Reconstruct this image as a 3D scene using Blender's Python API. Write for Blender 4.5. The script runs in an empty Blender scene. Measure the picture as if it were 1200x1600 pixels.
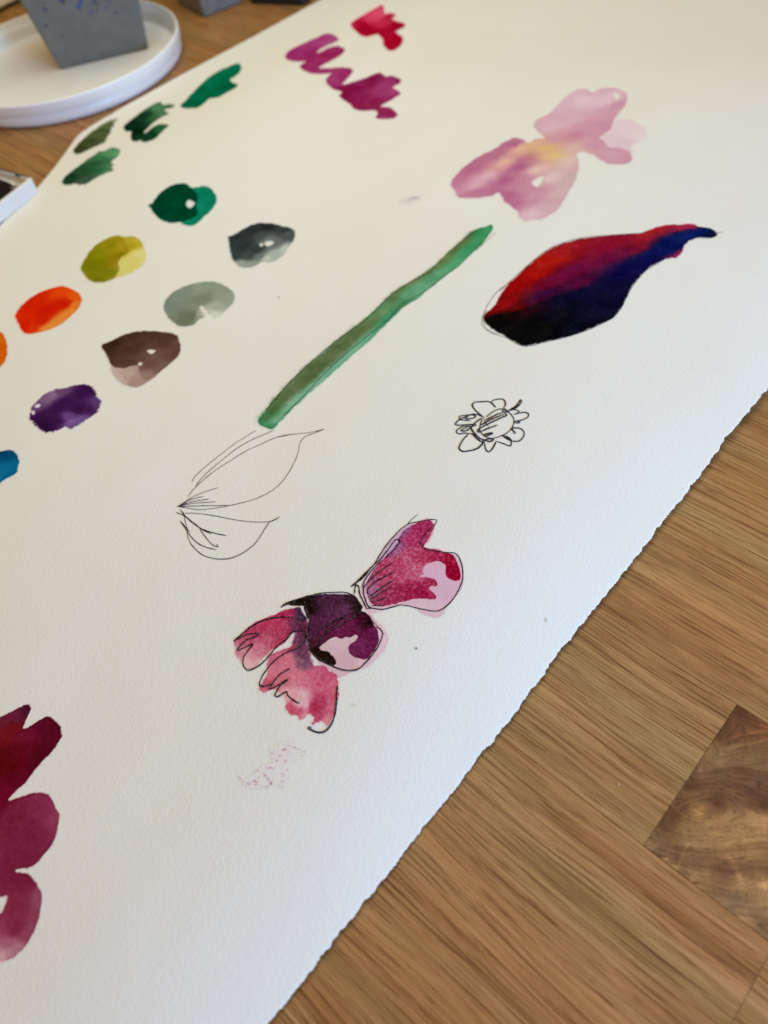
import bpy, bmesh, math, random
import numpy as np
from mathutils import Matrix, Vector

random.seed(7)
rng = np.random.default_rng(11)
MM = 0.001

# ------------------------------------------------------------------ camera
scene = bpy.context.scene
FPX, PITCH, ROLL, CAMH = 1198.36, math.radians(52.574), math.radians(-10.293), 195.0   # focal in photo px, height in mm
FW = np.array([0, math.cos(PITCH), -math.sin(PITCH)])
_r = np.array([1.0, 0, 0]); _u = np.cross(_r, FW)
RT = math.cos(ROLL) * _r + math.sin(ROLL) * _u
UP = -math.sin(ROLL) * _r + math.cos(ROLL) * _u
cam_data = bpy.data.cameras.new("camera")
cam = bpy.data.objects.new("camera", cam_data)
scene.collection.objects.link(cam)
m = Matrix.Identity(4)
for i in range(3):
    m[i][0], m[i][1], m[i][2] = RT[i], UP[i], -FW[i]
m.translation = (0, 0, CAMH * MM)
cam.matrix_world = m
cam_data.sensor_fit = 'VERTICAL'
cam_data.sensor_height = 36
cam_data.sensor_width = 27
cam_data.lens = FPX / 1600 * 36
cam_data.clip_start = 0.01
cam_data.clip_end = 20
cam_data.dof.use_dof = True
cam_data.dof.focus_distance = 0.226
cam_data.dof.aperture_fstop = 10.5
scene.camera = cam

# ------------------------------------------------------------------ light
world = bpy.data.worlds.new("World")
scene.world = world
world.use_nodes = True
bg = world.node_tree.nodes["Background"]
bg.inputs[0].default_value = (1.0, 0.50, 0.06, 1)
bg.inputs[1].default_value = 0.345

def area(name, loc, target, size, energy, color):
    l = bpy.data.lights.new(name, 'AREA')
    l.shape = 'RECTANGLE'; l.size, l.size_y = size
    l.energy = energy; l.color = color
    o = bpy.data.objects.new(name, l)
    scene.collection.objects.link(o)
    o.location = loc
    o.rotation_euler = (Vector(target) - Vector(loc)).to_track_quat('-Z', 'Y').to_euler()
    return o

area("window_light", (0.42, -0.20, 0.20), (0.0, 0.18, 0), (0.26, 0.22), 5.0, (0.26, 0.54, 1.0))
area("room_light", (-0.02, 0.46, 0.51), (0, 0.34, 0), (0.4, 0.4), 1.92, (0.815, 0.955, 0.92))

scene.view_settings.view_transform = 'Standard'
scene.view_settings.look = 'None'
scene.view_settings.exposure = 0.08
scene.view_settings.gamma = 1.0
scene.view_settings.use_curve_mapping = False
scene.cycles.use_denoising = True
scene.cycles.max_bounces = 6

# ------------------------------------------------------------------ helpers
def lin(c):
    c = np.asarray(c, float) / 255.0
    return np.where(c <= 0.04045, c / 12.92, ((c + 0.055) / 1.055) ** 2.4)

PAPER_REF = lin((203, 199, 190))      # what bare paper looked like where the pigments were read
def trans(c, ref=None):                # pigment transmittance over paper
    return np.clip(lin(c) / (PAPER_REF if ref is None else lin(ref)), 0.004, 1.0)

def albedo(c):
    return np.clip(lin(c) / PAPER_REF * 0.80, 0.004, 0.9)

def ray(p):
    p = np.atleast_2d(np.asarray(p, float))
    return FW + ((p[:, 0:1] - 600) / FPX) * RT - ((p[:, 1:2] - 800) / FPX) * UP

def at(p, z=0.0):
    """point of the photograph -> place on a level surface at height z (mm)"""
    d = ray(p)
    z = np.broadcast_to(np.asarray(z, float), (len(d),))
    t = (z - CAMH) / d[:, 2]
    return (np.array([0, 0, CAMH]) + t[:, None] * d)[:, :2]

def hash2(i, j, seed):
    n = (i.astype(np.int64) * 374761393 + j.astype(np.int64) * 668265263 + seed * 974634577) & 0xFFFFFFFF
    n = ((n ^ (n >> 13)) * 1274126177) & 0xFFFFFFFF
    n = (n ^ (n >> 16)) & 0xFFFFFFFF
    return n / 4294967295.0

def vnoise(x, y, seed=0):
    xi = np.floor(x); yi = np.floor(y)
    fx = x - xi; fy = y - yi
    fx = fx * fx * (3 - 2 * fx); fy = fy * fy * (3 - 2 * fy)
    a = hash2(xi, yi, seed); b = hash2(xi + 1, yi, seed)
    c = hash2(xi, yi + 1, seed); d = hash2(xi + 1, yi + 1, seed)
    return (a + (b - a) * fx) * (1 - fy) + (c + (d - c) * fx) * fy

def fbm(x, y, seed=0, octv=3):
    s = 0; a = 0.5; n = 0
    for k in range(octv):
        s = s + a * vnoise(x * 2 ** k + 17.3 * k, y * 2 ** k - 9.1 * k, seed + k); n += a; a *= 0.5
    return s / n          # 0..1

def smooth(a, b, x):
    t = np.clip((x - a) / (b - a), 0, 1)
    return t * t * (3 - 2 * t)

def mat(name, color=(0.8, 0.8, 0.8), rough=0.5, spec=0.5):
    mt = bpy.data.materials.new(name); mt.use_nodes = True
    b = mt.node_tree.nodes["Principled BSDF"]
    b.inputs["Base Color"].default_value = (*color, 1)
    b.inputs["Roughness"].default_value = rough
    b.inputs["Specular IOR Level"].default_value = spec
    return mt, mt.node_tree, b

def N(nt, kind, **kw):
    n = nt.nodes.new(kind)
    for k, v in kw.items():
        if k in n.inputs:
            n.inputs[k].default_value = v
        else:
            setattr(n, k, v)
    return n

def mesh_obj(name, verts, faces, material, parent=None, smooth_shade=False, color=None):
    me = bpy.data.meshes.new(name)
    verts = np.asarray(verts, dtype=np.float32)
    if isinstance(faces, np.ndarray):
        k = faces.shape[1]
        me.vertices.add(len(verts)); me.vertices.foreach_set("co", verts.ravel())
        me.loops.add(faces.size); me.loops.foreach_set("vertex_index", faces.astype(np.int32).ravel())
        me.polygons.add(len(faces))
        me.polygons.foreach_set("loop_start", np.arange(0, faces.size, k, dtype=np.int32))
        me.polygons.foreach_set("loop_total", np.full(len(faces), k, dtype=np.int32))
        me.update(calc_edges=True)
    else:
        me.from_pydata(verts.tolist(), [], faces); me.update()
    if color is not None:
        at_ = me.attributes.new("pigment", 'FLOAT_COLOR', 'POINT')
        c4 = np.ones((len(verts), 4), np.float32); c4[:, :3] = color
        at_.data.foreach_set("color", c4.ravel())
    if smooth_shade:
        me.polygons.foreach_set("use_smooth", np.ones(len(me.polygons), dtype=bool))
    me.materials.append(material)
    o = bpy.data.objects.new(name, me)
    scene.collection.objects.link(o)
    if parent is not None:
        o.parent = parent
    return o

def tag(o, label=None, cat=None, kind=None, group=None):
    if label: o["label"] = label
    if cat: o["category"] = cat
    if kind: o["kind"] = kind
    if group: o["group"] = group
    return o

def empty(name, loc=(0, 0, 0)):
    o = bpy.data.objects.new(name, None); scene.collection.objects.link(o); o.location = loc
    o.empty_display_size = 0.02
    return o

# ------------------------------------------------------------------ the sheet's own frame and surface
SA = math.radians(40.7)
SV = np.array([math.cos(SA), math.sin(SA)]); TV = np.array([-math.sin(SA), math.cos(SA)])

def paper_h(P):
    """height (mm) of the sheet's upper face: a gently cockled heavy paper"""
    P = np.atleast_2d(P)
    s = P @ SV; t = P @ TV
    h = 3.8 + 0.9 * np.sin(s / 58 + 0.6 + t / 120) + 0.7 * np.sin(t / 44 - s / 150 + 1.1)
    h = h + 0.5 * np.sin((s * 0.9 + t * 0.6) / 33 + 2.0 + 1.2 * np.sin(s / 70)) + 0.28 * np.sin((t * 0.8 - s * 0.5) / 19 + 0.8 * np.sin(t / 50))
    h = h + 0.6 * (fbm(s / 27.0, t / 27.0, 205, 2) - 0.5)
    # shallow crease above the middle of the sheet
    u = (s * -0.22 + t * 0.975) - 250
    h = h + 0.55 * np.exp(-(u / 9.0) ** 2) * smooth(250, 290, s) * (1 - smooth(380, 440, s))
    # towards the torn edge the sheet bends down to the table
    e = np.clip((t - 41.5) / 46.0, 0, 1)
    drop = 1 - (1 - e) ** 2
    lift = 0.9 + 1.7 * smooth(95, 200, s) + 0.8 * (vnoise(s / 33.0, s * 0, 207) - 0.4)
    h = lift + (h - lift) * drop
    # flat under the paint box and along the far edge
    f = 1 - smooth(0, 70, 424 - t)
    h = h * (1 - f) + 0.9 * f
    q = np.exp(-(((s - 90) / 60) ** 2 + ((t - 385) / 50) ** 2))
    h = h * (1 - 0.95 * q) + 0.9 * 0.95 * q
    return h

def on_paper(p):
    P = at(p, 2.0)
    for _ in range(4):
        P = at(p, paper_h(P))
    return P

# ------------------------------------------------------------------ materials
def paper_nodes(nt, b, rough):
    tc = N(nt, "ShaderNodeNewGeometry")
    n1 = N(nt, "ShaderNodeTexNoise", Scale=1350.0, Detail=3.0, Roughness=0.55)
    n2 = N(nt, "ShaderNodeTexNoise", Scale=520.0, Detail=2.0, Roughness=0.5)
    n3 = N(nt, "ShaderNodeTexNoise", Scale=14.0, Detail=2.0)
    for n in (n1, n2, n3):
        nt.links.new(tc.outputs["Position"], n.inputs["Vector"])
    mx = N(nt, "ShaderNodeMath", operation='MULTIPLY_ADD')
    nt.links.new(n2.outputs[0], mx.inputs[0]); mx.inputs[1].default_value = 0.45
    nt.links.new(n1.outputs[0], mx.inputs[2])
    bp = N(nt, "ShaderNodeBump", Strength=0.75, Distance=0.00017)
    nt.links.new(mx.outputs[0], bp.inputs["Height"])
    nt.links.new(bp.outputs[0], b.inputs["Normal"])
    rp = N(nt, "ShaderNodeValToRGB")
    rp.color_ramp.elements[0].position = 0.3; rp.color_ramp.elements[0].color = (0.802, 0.772, 0.676, 1)
    rp.color_ramp.elements[1].position = 0.7; rp.color_ramp.elements[1].color = (0.812, 0.785, 0.698, 1)
    nt.links.new(n3.outputs[0], rp.inputs[0])
    b.inputs["Roughness"].default_value = rough
    return rp

M_paper, nt, b = mat("paper", rough=0.85, spec=0.1)
rp = paper_nodes(nt, b, 0.8)
nt.links.new(rp.outputs[0], b.inputs["Base Color"])

M_paint, nt, b = mat("watercolour", rough=0.8, spec=0.0)
rp = paper_nodes(nt, b, 0.7)
vc = N(nt, "ShaderNodeAttribute", attribute_name="pigment")
mx = N(nt, "ShaderNodeMix", data_type='RGBA', blend_type='MULTIPLY')
mx.inputs[0].default_value = 1.0
nt.links.new(rp.outputs[0], mx.inputs[6]); nt.links.new(vc.outputs["Color"], mx.inputs[7])
nt.links.new(mx.outputs[2], b.inputs["Base Color"])

M_ink, nt, b = mat("ink", (0.006, 0.005, 0.007), 0.8, 0.0)
_g = N(nt, "ShaderNodeNewGeometry"); _n = N(nt, "ShaderNodeTexNoise", Scale=1500.0, Detail=2.0)
nt.links.new(_g.outputs["Position"], _n.inputs["Vector"])
_r2 = N(nt, "ShaderNodeValToRGB")
_r2.color_ramp.elements[0].position = 0.45; _r2.color_ramp.elements[0].color = (0.006, 0.005, 0.007, 1)
_r2.color_ramp.elements[1].position = 0.75; _r2.color_ramp.elements[1].color = (0.14, 0.13, 0.13, 1)
nt.links.new(_n.outputs[0], _r2.inputs[0]); nt.links.new(_r2.outputs[0], b.inputs["Base Color"])

def wood_material():
    mt, nt, b = mat("oak", rough=0.5, spec=0.25)
    tc = N(nt, "ShaderNodeTexCoord"); oi = N(nt, "ShaderNodeObjectInfo")
    off = N(nt, "ShaderNodeVectorMath", operation='MULTIPLY_ADD')
    cmb = N(nt, "ShaderNodeCombineXYZ")
    for k in range(3): nt.links.new(oi.outputs["Random"], cmb.inputs[k])
    nt.links.new(cmb.outputs[0], off.inputs[0]); off.inputs[1].default_value = (7.1, 3.7, 5.3)
    nt.links.new(tc.outputs["Object"], off.inputs[2])
    # slow sideways wander of the grain
    wn = N(nt, "ShaderNodeTexNoise", Scale=1.0, Detail=2.0)
    wm = N(nt, "ShaderNodeMapping"); wm.inputs["Scale"].default_value = (8, 20, 1)
    nt.links.new(off.outputs[0], wm.inputs[0]); nt.links.new(wm.outputs[0], wn.inputs["Vector"])
    wa = N(nt, "ShaderNodeMath", operation='MULTIPLY_ADD'); wa.inputs[1].default_value = 0.009; wa.inputs[2].default_value = -0.0045
    nt.links.new(wn.outputs[0], wa.inputs[0])
    wc = N(nt, "ShaderNodeCombineXYZ"); nt.links.new(wa.outputs[0], wc.inputs[1])
    ad = N(nt, "ShaderNodeVectorMath", operation='ADD')
    nt.links.new(off.outputs[0], ad.inputs[0]); nt.links.new(wc.outputs[0], ad.inputs[1])
    def streak(sx, sy, detail=2.0, rough=0.55):
        mp = N(nt, "ShaderNodeMapping"); mp.inputs["Scale"].default_value = (sx, sy, 1)
        nt.links.new(ad.outputs[0], mp.inputs[0])
        n = N(nt, "ShaderNodeTexNoise", Scale=1.0, Detail=detail, Roughness=rough)
        nt.links.new(mp.outputs[0], n.inputs["Vector"]); return n
    broad = streak(5, 95, 2.0); fine = streak(24, 1000, 5.0, 0.8); pore = streak(55, 2600, 2.0, 0.7)
    long_ = streak(12, 640, 3.0, 0.65); tone = streak(9, 60, 2.0); band = streak(8, 170, 2.0, 0.6)
    r1 = N(nt, "ShaderNodeValToRGB")
    e = r1.color_ramp.elements
    e[0].position = 0.34; e[0].color = (0.225, 0.100, 0.028, 1)
    e[1].position = 0.64; e[1].color = (0.470, 0.255, 0.098, 1)
    k = r1.color_ramp.elements.new(0.50); k.color = (0.350, 0.172, 0.056, 1)
    s1 = N(nt, "ShaderNodeMath", operation='MULTIPLY_ADD'); s1.inputs[1].default_value = 0.62
    s2 = N(nt, "ShaderNodeMath", operation='MULTIPLY'); s2.inputs[1].default_value = 0.38
    nt.links.new(broad.outputs[0], s2.inputs[0]); nt.links.new(fine.outputs[0], s1.inputs[0]); nt.links.new(s2.outputs[0], s1.inputs[2])
    nt.links.new(s1.outputs[0], r1.inputs[0])
    # reddish and olive patches in the stave
    rt = N(nt, "ShaderNodeValToRGB")
    rt.color_ramp.elements[0].position = 0.35; rt.color_ramp.elements[0].color = (1.06, 0.94, 0.86, 1)
    rt.color_ramp.elements[1].position = 0.65; rt.color_ramp.elements[1].color = (0.93, 1.02, 0.98, 1)
    nt.links.new(tone.outputs[0], rt.inputs[0])
    mt_ = N(nt, "ShaderNodeMix", data_type='RGBA', blend_type='MULTIPLY'); mt_.inputs[0].default_value = 1.0
    nt.links.new(r1.outputs[0], mt_.inputs[6]); nt.links.new(rt.outputs[0], mt_.inputs[7])
    # dark early-wood lines and open pores
    def dark(src, a, bb, amt, prev):
        mr = N(nt, "ShaderNodeMapRange"); mr.inputs[1].default_value = a; mr.inputs[2].default_value = bb
        mr.inputs[3].default_value = 0.0; mr.inputs[4].default_value = amt
        nt.links.new(src.outputs[0], mr.inputs[0])
        mx = N(nt, "ShaderNodeMix", data_type='RGBA', blend_type='MULTIPLY')
        nt.links.new(mr.outputs[0], mx.inputs[0]); nt.links.new(prev, mx.inputs[6])
        mx.inputs[7].default_value = (0.42, 0.30, 0.20, 1)
        return mx.outputs[2], mr
    c, _ = dark(long_, 0.55, 0.65, 0.6, mt_.outputs[2])
    c, _ = dark(band, 0.57, 0.68, 0.28, c)
    c, pr = dark(pore, 0.555, 0.60, 0.8, c)
    # every stave has its own tone
    hv = N(nt, "ShaderNodeHueSaturation")
    mr = N(nt, "ShaderNodeMapRange"); mr.inputs[3].default_value = 0.94; mr.inputs[4].default_value = 1.08
    nt.links.new(oi.outputs["Random"], mr.inputs[0]); nt.links.new(mr.outputs[0], hv.inputs["Value"])
    nt.links.new(c, hv.inputs["Color"])
    nt.links.new(hv.outputs[0], b.inputs["Base Color"])
    bp = N(nt, "ShaderNodeBump", Strength=0.25, Distance=0.0001); bp.invert = True
    nt.links.new(pr.outputs[0], bp.inputs["Height"]); nt.links.new(bp.outputs[0], b.inputs["Normal"])
    return mt
M_wood = wood_material()

M_knot, nt, b = mat("oak_knot", rough=0.5, spec=0.25)
vc = N(nt, "ShaderNodeAttribute", attribute_name="pigment")
nt.links.new(vc.outputs["Color"], b.inputs["Base Color"])

def plastic(name, color, rough, scale=60, amt=0.05, spec=0.5):
    mt, nt, b = mat(name, color, rough, spec)
    tc = N(nt, "ShaderNodeNewGeometry")
    n = N(nt, "ShaderNodeTexNoise", Scale=float(scale), Detail=3.0)
    nt.links.new(tc.outputs["Position"], n.inputs["Vector"])
    r = N(nt, "ShaderNodeValToRGB")
    r.color_ramp.elements[0].position = 0.3; r.color_ramp.elements[1].position = 0.7
    r.color_ramp.elements[0].color = (*[c * (1 - amt) for c in color], 1)
    r.color_ramp.elements[1].color = (*[min(1, c * (1 + amt)) for c in color], 1)
    nt.links.new(n.outputs[0], r.inputs[0]); nt.links.new(r.outputs[0], b.inputs["Base Color"])
    return mt

# ------------------------------------------------------------------ table of oak staves
GA = math.radians(-50.23)
UV_ = np.array([math.cos(GA), math.sin(GA)]); VV_ = np.array([-math.sin(GA), math.cos(GA)])
STAVE = 44.8
table = tag(empty("table_top"), "oak butcher block table top of glued staves", None, "structure")

def stave_mesh(L, W, D=26.0, bev=0.035):
    """long block with softened top edges, origin at one end's lower-v corner on the top plane (mm)"""
    v = []; g = 0.05
    for z, i in ((-D, 0), (-bev, 0), (0, bev)):
        x0, x1, y0, y1 = g + i, L - g - i, g + i, W - g - i
        v += [(x0, y0, z), (x1, y0, z), (x1, y1, z), (x0, y1, z)]
    f = [(3, 2, 1, 0), (8, 9, 10, 11)]
    for r in (0, 4):
        for k in range(4):
            a, b_ = r + k, r + (k + 1) % 4
            f.append((a, b_, b_ + 4, a + 4))
    return np.array(v) * MM, f

V0 = 60.2                                    # lower side of the knotty stave
def put_stave(u0, u1, row, name="stave"):
    vv, ff = stave_mesh(u1 - u0, STAVE)
    o = mesh_obj(name, vv, ff, M_wood, table)
    P = UV_ * u0 + VV_ * (V0 + row * STAVE)
    o.location = (P[0] * MM, P[1] * MM, 0); o.rotation_euler = (0, 0, GA)
    return o

srnd = random.Random(5)
for row in range(-9, 17):
    if row == 0:
        cuts = [-900, -520, -1.0]                # the knotty stave follows, then one more
        tail = [109, 420]
    elif row == -1:
        cuts = [-900, -610, -270, 30.1]; tail = [30.1, 420]
    else:
        a = -900 + srnd.uniform(0, 200); cuts = [-980]
        while a < 380:
            cuts.append(a); a += srnd.uniform(330, 520)
        tail = None; cuts.append(420)
    for c0, c1 in zip(cuts[:-1], cuts[1:]):
        put_stave(c0, c1, row)
    if tail: put_stave(tail[0], tail[1], row)

def idw(X, Y, pts, vals, p=4.0, eps=0.6):
    pts = np.asarray(pts, float); vals = np.asarray(vals, float)
    num = np.zeros((X.size, vals.shape[1])); den = np.zeros(X.size)
    xf, yf = X.ravel(), Y.ravel()
    for (px, py), v in zip(pts, vals):
        d2 = (xf - px) ** 2 + (yf - py) ** 2 + eps * eps
        w = d2 ** (-p / 2)
        num += w[:, None] * v; den += w
    return num / den[:, None]

def C(ox, oy, k, pts):
    return [(ox + x / k, oy + y / k) for x, y in pts]

def knot_stave():
    L, W, st = 110.0, STAVE, 0.21
    nx, ny = int(L / st), int(W / st)
    xs = np.linspace(0.06, L - 0.06, nx); ys = np.linspace(0.06, W - 0.06, ny)
    X, Y = np.meshgrid(xs, ys, indexing='ij')
    raw = [(1000, 260, 70, 38, 18), (1100, 300, 80, 45, 22), (1180, 360, 98, 58, 28), (900, 420, 76, 46, 22), (1000, 430, 86, 52, 26),
           (950, 520, 96, 69, 41), (850, 600, 106, 79, 48), (1100, 560, 96, 69, 41), (1180, 600, 90, 62, 35), (700, 680, 98, 68, 42),
           (650, 740, 64, 38, 18), (850, 700, 80, 52, 28), (1000, 720, 76, 46, 25), (1100, 800, 68, 41, 26), (1180, 880, 64, 38, 18),
           (1100, 900, 76, 46, 25), (600, 850, 82, 54, 29), (700, 860, 86, 56, 31), (840, 880, 66, 38, 20), (700, 950, 150, 110, 60),
           (560, 930, 75, 45, 22), (500, 1000, 70, 42, 18), (620, 1020, 100, 70, 38), (750, 1020, 115, 82, 45), (900, 1000, 120, 88, 50),
           (1100, 1010, 130, 95, 55), (1180, 1050, 135, 98, 58), (440, 1080, 80, 52, 25), (600, 1110, 115, 85, 50), (800, 1080, 122, 89, 51),
           (1000, 1120, 125, 90, 50), (400, 1150, 95, 68, 40), (330, 1180, 105, 75, 45), (700, 1180, 115, 82, 48), (900, 1200, 120, 85, 48),
           (1100, 1220, 122, 86, 49), (450, 1230, 85, 58, 35), (550, 1290, 84, 54, 31), (700, 1330, 90, 60, 35), (900, 1380, 82, 50, 29),
           (1050, 1390, 88, 57, 32), (1180, 1360, 95, 65, 35), (500, 1350, 118, 87, 52), (700, 1430, 122, 89, 52), (1000, 1470, 126, 91, 53),
           (1180, 1490, 126, 92, 55), (950, 1600, 98, 72, 46), (1130, 1680, 102, 75, 47), (1180, 1600, 126, 92, 55), (1000, 1740, 128, 92, 56)]
    P = at(C(940, 1060, 4.615, [r[:2] for r in raw]), 0)
    pu = P @ UV_ + 1.0; pv = P @ VV_ - V0
    vals = np.log(albedo([r[2:] for r in raw]))
    E_ = at(C(940, 1060, 4.615, [(740, 915)]), 0)[0]; eu, ev = E_ @ UV_ + 1.0, E_ @ VV_ - V0
    wx = (fbm(X / 3, Y / 3, 31) - 0.5) * 2; wy = (fbm(X / 3, Y / 3, 41) - 0.5) * 2
    # figure beyond the picked places: rings that open round the eye
    dx, dy = X + wx - eu, Y + wy - ev
    ca, sa = math.cos(0.62), math.sin(0.62)
    ex, ey = dx * ca - dy * sa, (dx * sa + dy * ca)
    rho = np.sqrt((ex / 2.3) ** 2 + ey ** 2 + 0.3)
    th = np.arctan2(ey, ex / 2.3)
    arcs = [(0, [(980,210),(1200,330),(1400,430)]), (1, [(900,445),(1000,410),(1100,385),(1200,375),(1400,430)]), (2, [(800,600),(900,540),(1000,500),(1200,470),(1400,560)]),
            (3, [(680,690),(800,640),(950,610),(1200,600),(1400,700)]), (4, [(620,760),(750,720),(900,700),(1050,740),(1200,850),(1400,900)]), (5, [(580,840),(700,800),(850,790),(980,830),(1080,900),(1200,960),(1400,1000)]),
            (6, [(540,900),(650,860),(800,850),(900,880),(950,950),(1050,990),(1200,1010),(1400,1030)]), (7, [(600,950),(700,900),(800,880),(860,920),(800,980),(700,980),(620,960)]), (6, [(560,1010),(650,1040),(800,1050),(950,1010)]),
            (5, [(470,1080),(600,1110),(800,1120),(1000,1090),(1200,1080),(1400,1100)]), (4, [(400,1150),(550,1180),(750,1190),(1000,1180),(1200,1170),(1400,1190)]), (3, [(340,1180),(450,1240),(600,1290),(800,1300),(1000,1290),(1200,1270),(1400,1290)]),
            (2, [(360,1250),(500,1310),(700,1370),(900,1400),(1200,1380),(1400,1400)]), (1, [(480,1370),(700,1450),(950,1480),(1200,1460),(1400,1490)]), (0, [(700,1530),(950,1620),(1200,1640),(1400,1680)]), (-1, [(950,1700),(1200,1800),(1400,1850)])]
    ap, av = [], []
    for val, pts in arcs:
        q = np.asarray(pts, float)
        for i_ in range(len(q) - 1):
            for t_ in np.linspace(0, 1, 5, endpoint=False):
                ap.append(tuple(q[i_] * (1 - t_) + q[i_ + 1] * t_)); av.append((val,))
    AP = at(C(940, 1060, 4.615, ap), 0)
    psi = idw(X + 0.4 * wx, Y + 0.4 * wy, np.stack([AP @ UV_ + 1.0, AP @ VV_ - V0], -1), av, 3.4, 1.0).reshape(nx, ny)
    psi = psi + 0.25 * (fbm(X / 7, Y / 7, 91) - 0.5)
    dmin = np.min([(X - a) ** 2 + (Y - b_) ** 2 for a, b_ in zip(pu, pv)], axis=0) ** 0.5
    k = smooth(6, 18, dmin)
    psi = psi + k * Y * 0.35
    far = np.log(albedo((118, 84, 48))) + np.zeros((nx, ny, 1))
    col = idw(X + wx, Y + wy, np.stack([pu, pv], -1), vals, 3.2, 1.3).reshape(nx, ny, 3)
    col = col * (1 - k[..., None]) + far * k[..., None]
    ln = 0.42 * (vnoise(psi * 3.2 + 40, X / 14, 3) - 0.5) + 0.36 * (vnoise(psi * 8.5 + 9, X / 9, 8) - 0.5) + 0.55 * (vnoise(psi * 24 + 5, X / 6, 19) - 0.5) + 0.4 * (vnoise(psi * 60 + 5, X / 4, 29) - 0.5)
    col = col + ln[..., None] * np.array([0.85, 1.0, 1.15])
    pits = smooth(0.66, 0.80, vnoise(psi * 44 + 7, X / 2.2 + Y / 3, 23))
    col = col - (0.5 * pits)[..., None]
    col = col + (0.22 * (fbm(X * 3, Y * 3, 77) - 0.5))[..., None] + np.array([0.40, 0.32, 0.14])
    # pale rays and arcs
    def ray_line(pts, w, amt):
        nonlocal col
        Q = at(C(940, 1060, 4.615, pts), 0); qu = Q @ UV_ + 1.0; qv = Q @ VV_ - V0
        d = np.full(X.shape, 1e9)
        for i in range(len(qu) - 1):
            ax, ay, bx, by = qu[i], qv[i], qu[i + 1], qv[i + 1]
            t = np.clip(((X - ax) * (bx - ax) + (Y - ay) * (by - ay)) / ((bx - ax) ** 2 + (by - ay) ** 2), 0, 1)
            d = np.minimum(d, np.hypot(X - ax - t * (bx - ax), Y - ay - t * (by - ay)))
        col = col + (amt * np.exp(-(d / w) ** 2))[..., None] * np.array([1.0, 1.05, 1.1])
    ray_line([(860, 460), (930, 440), (1000, 412), (1100, 388), (1220, 372)], 0.32, 0.33)
    ray_line([(620, 850), (720, 815), (830, 808), (950, 830), (1040, 880)], 0.3, 0.24)
    ray_line([(360, 1230), (420, 1190), (520, 1200)], 0.25, 0.30)
    ray_line([(530, 1390), (580, 1290), (625, 1190)], 0.3, 0.33)
    ray_line([(930, 1290), (970, 1390), (1020, 1480)], 0.33, 0.30)
    ray_line([(445, 1315), (482, 1288)], 0.3, 0.30)
    ray_line([(1160, 1440), (1185, 1530)], 0.35, 0.24)
    ray_line([(1070, 480), (1080, 520)], 0.3, 0.18)
    col = np.exp(col).reshape(-1, 3)
    v = np.stack([X, Y, np.zeros_like(X)], -1).reshape(-1, 3)
    idx = np.arange(nx * ny).reshape(nx, ny)
    f = np.stack([idx[:-1, :-1], idx[1:, :-1], idx[1:, 1:], idx[:-1, 1:]], -1).reshape(-1, 4)
    # sides
    ring_i = np.concatenate([idx[:, 0], idx[-1, 1:], idx[-2::-1, -1], idx[0, -2:0:-1]])
    lo = v[ring_i].copy(); lo[:, 2] = -26
    n0 = len(v); v = np.concatenate([v, lo]); col = np.concatenate([col, col[ring_i]])
    a = ring_i; b_ = np.roll(ring_i, -1); la = n0 + np.arange(len(a)); lb = np.roll(la, -1)
    f = np.concatenate([f, np.stack([la, lb, b_, a], -1)])
    o = mesh_obj("stave", v * MM, f, M_knot, table, False, col)
    Pp = UV_ * -1.0 + VV_ * V0
    o.location = (Pp[0] * MM, Pp[1] * MM, 0); o.rotation_euler = (0, 0, GA)
    o["label"] = "knotty dark brown stave with swirling grain"
    return o
knot_stave()

# ------------------------------------------------------------------ the sheet of paper
LEFT_PX = [(500, 0), (400, 55), (300, 108), (200, 163), (150, 192), (120, 212), (105, 235), (85, 262), (60, 292), (0, 352), (-60, 420)]
Lp = on_paper(LEFT_PX); Ls, Lt = Lp @ SV, Lp @ TV
order = np.argsort(Ls); Ls, Lt = Ls[order], Lt[order]
def t_left(s):
    ss = np.concatenate([[-160, Ls[0] - 80], Ls, [600]]); tt = np.concatenate([[335, 345], Lt, [421.5]])
    base = np.interp(s, ss, tt)
    k = np.interp(s + 4, ss, tt) + np.interp(s - 4, ss, tt)
    return 0.4 * base + 0.3 * k + 0.25 * (vnoise(s / 3, s * 0, 51) - 0.5)
def t_right(s):
    slow = 0.6 * (vnoise(s / 21, s * 0, 60) - 0.5)
    mid = 0.38 * (vnoise(s / 4.6, s * 0, 61) - 0.5)
    fine = 0.50 * (0.3 + 1.4 * vnoise(s / 16, s * 0, 66)) * (vnoise(s / 1.35, s * 0, 62) - 0.5) + 0.34 * (vnoise(s / 0.6, s * 0, 63) - 0.5)
    bite = -0.9 * smooth(0.72, 0.95, vnoise(s / 7.0, s * 0, 64))
    return 41.9 + slow + mid + fine - bite * 0.45

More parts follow.
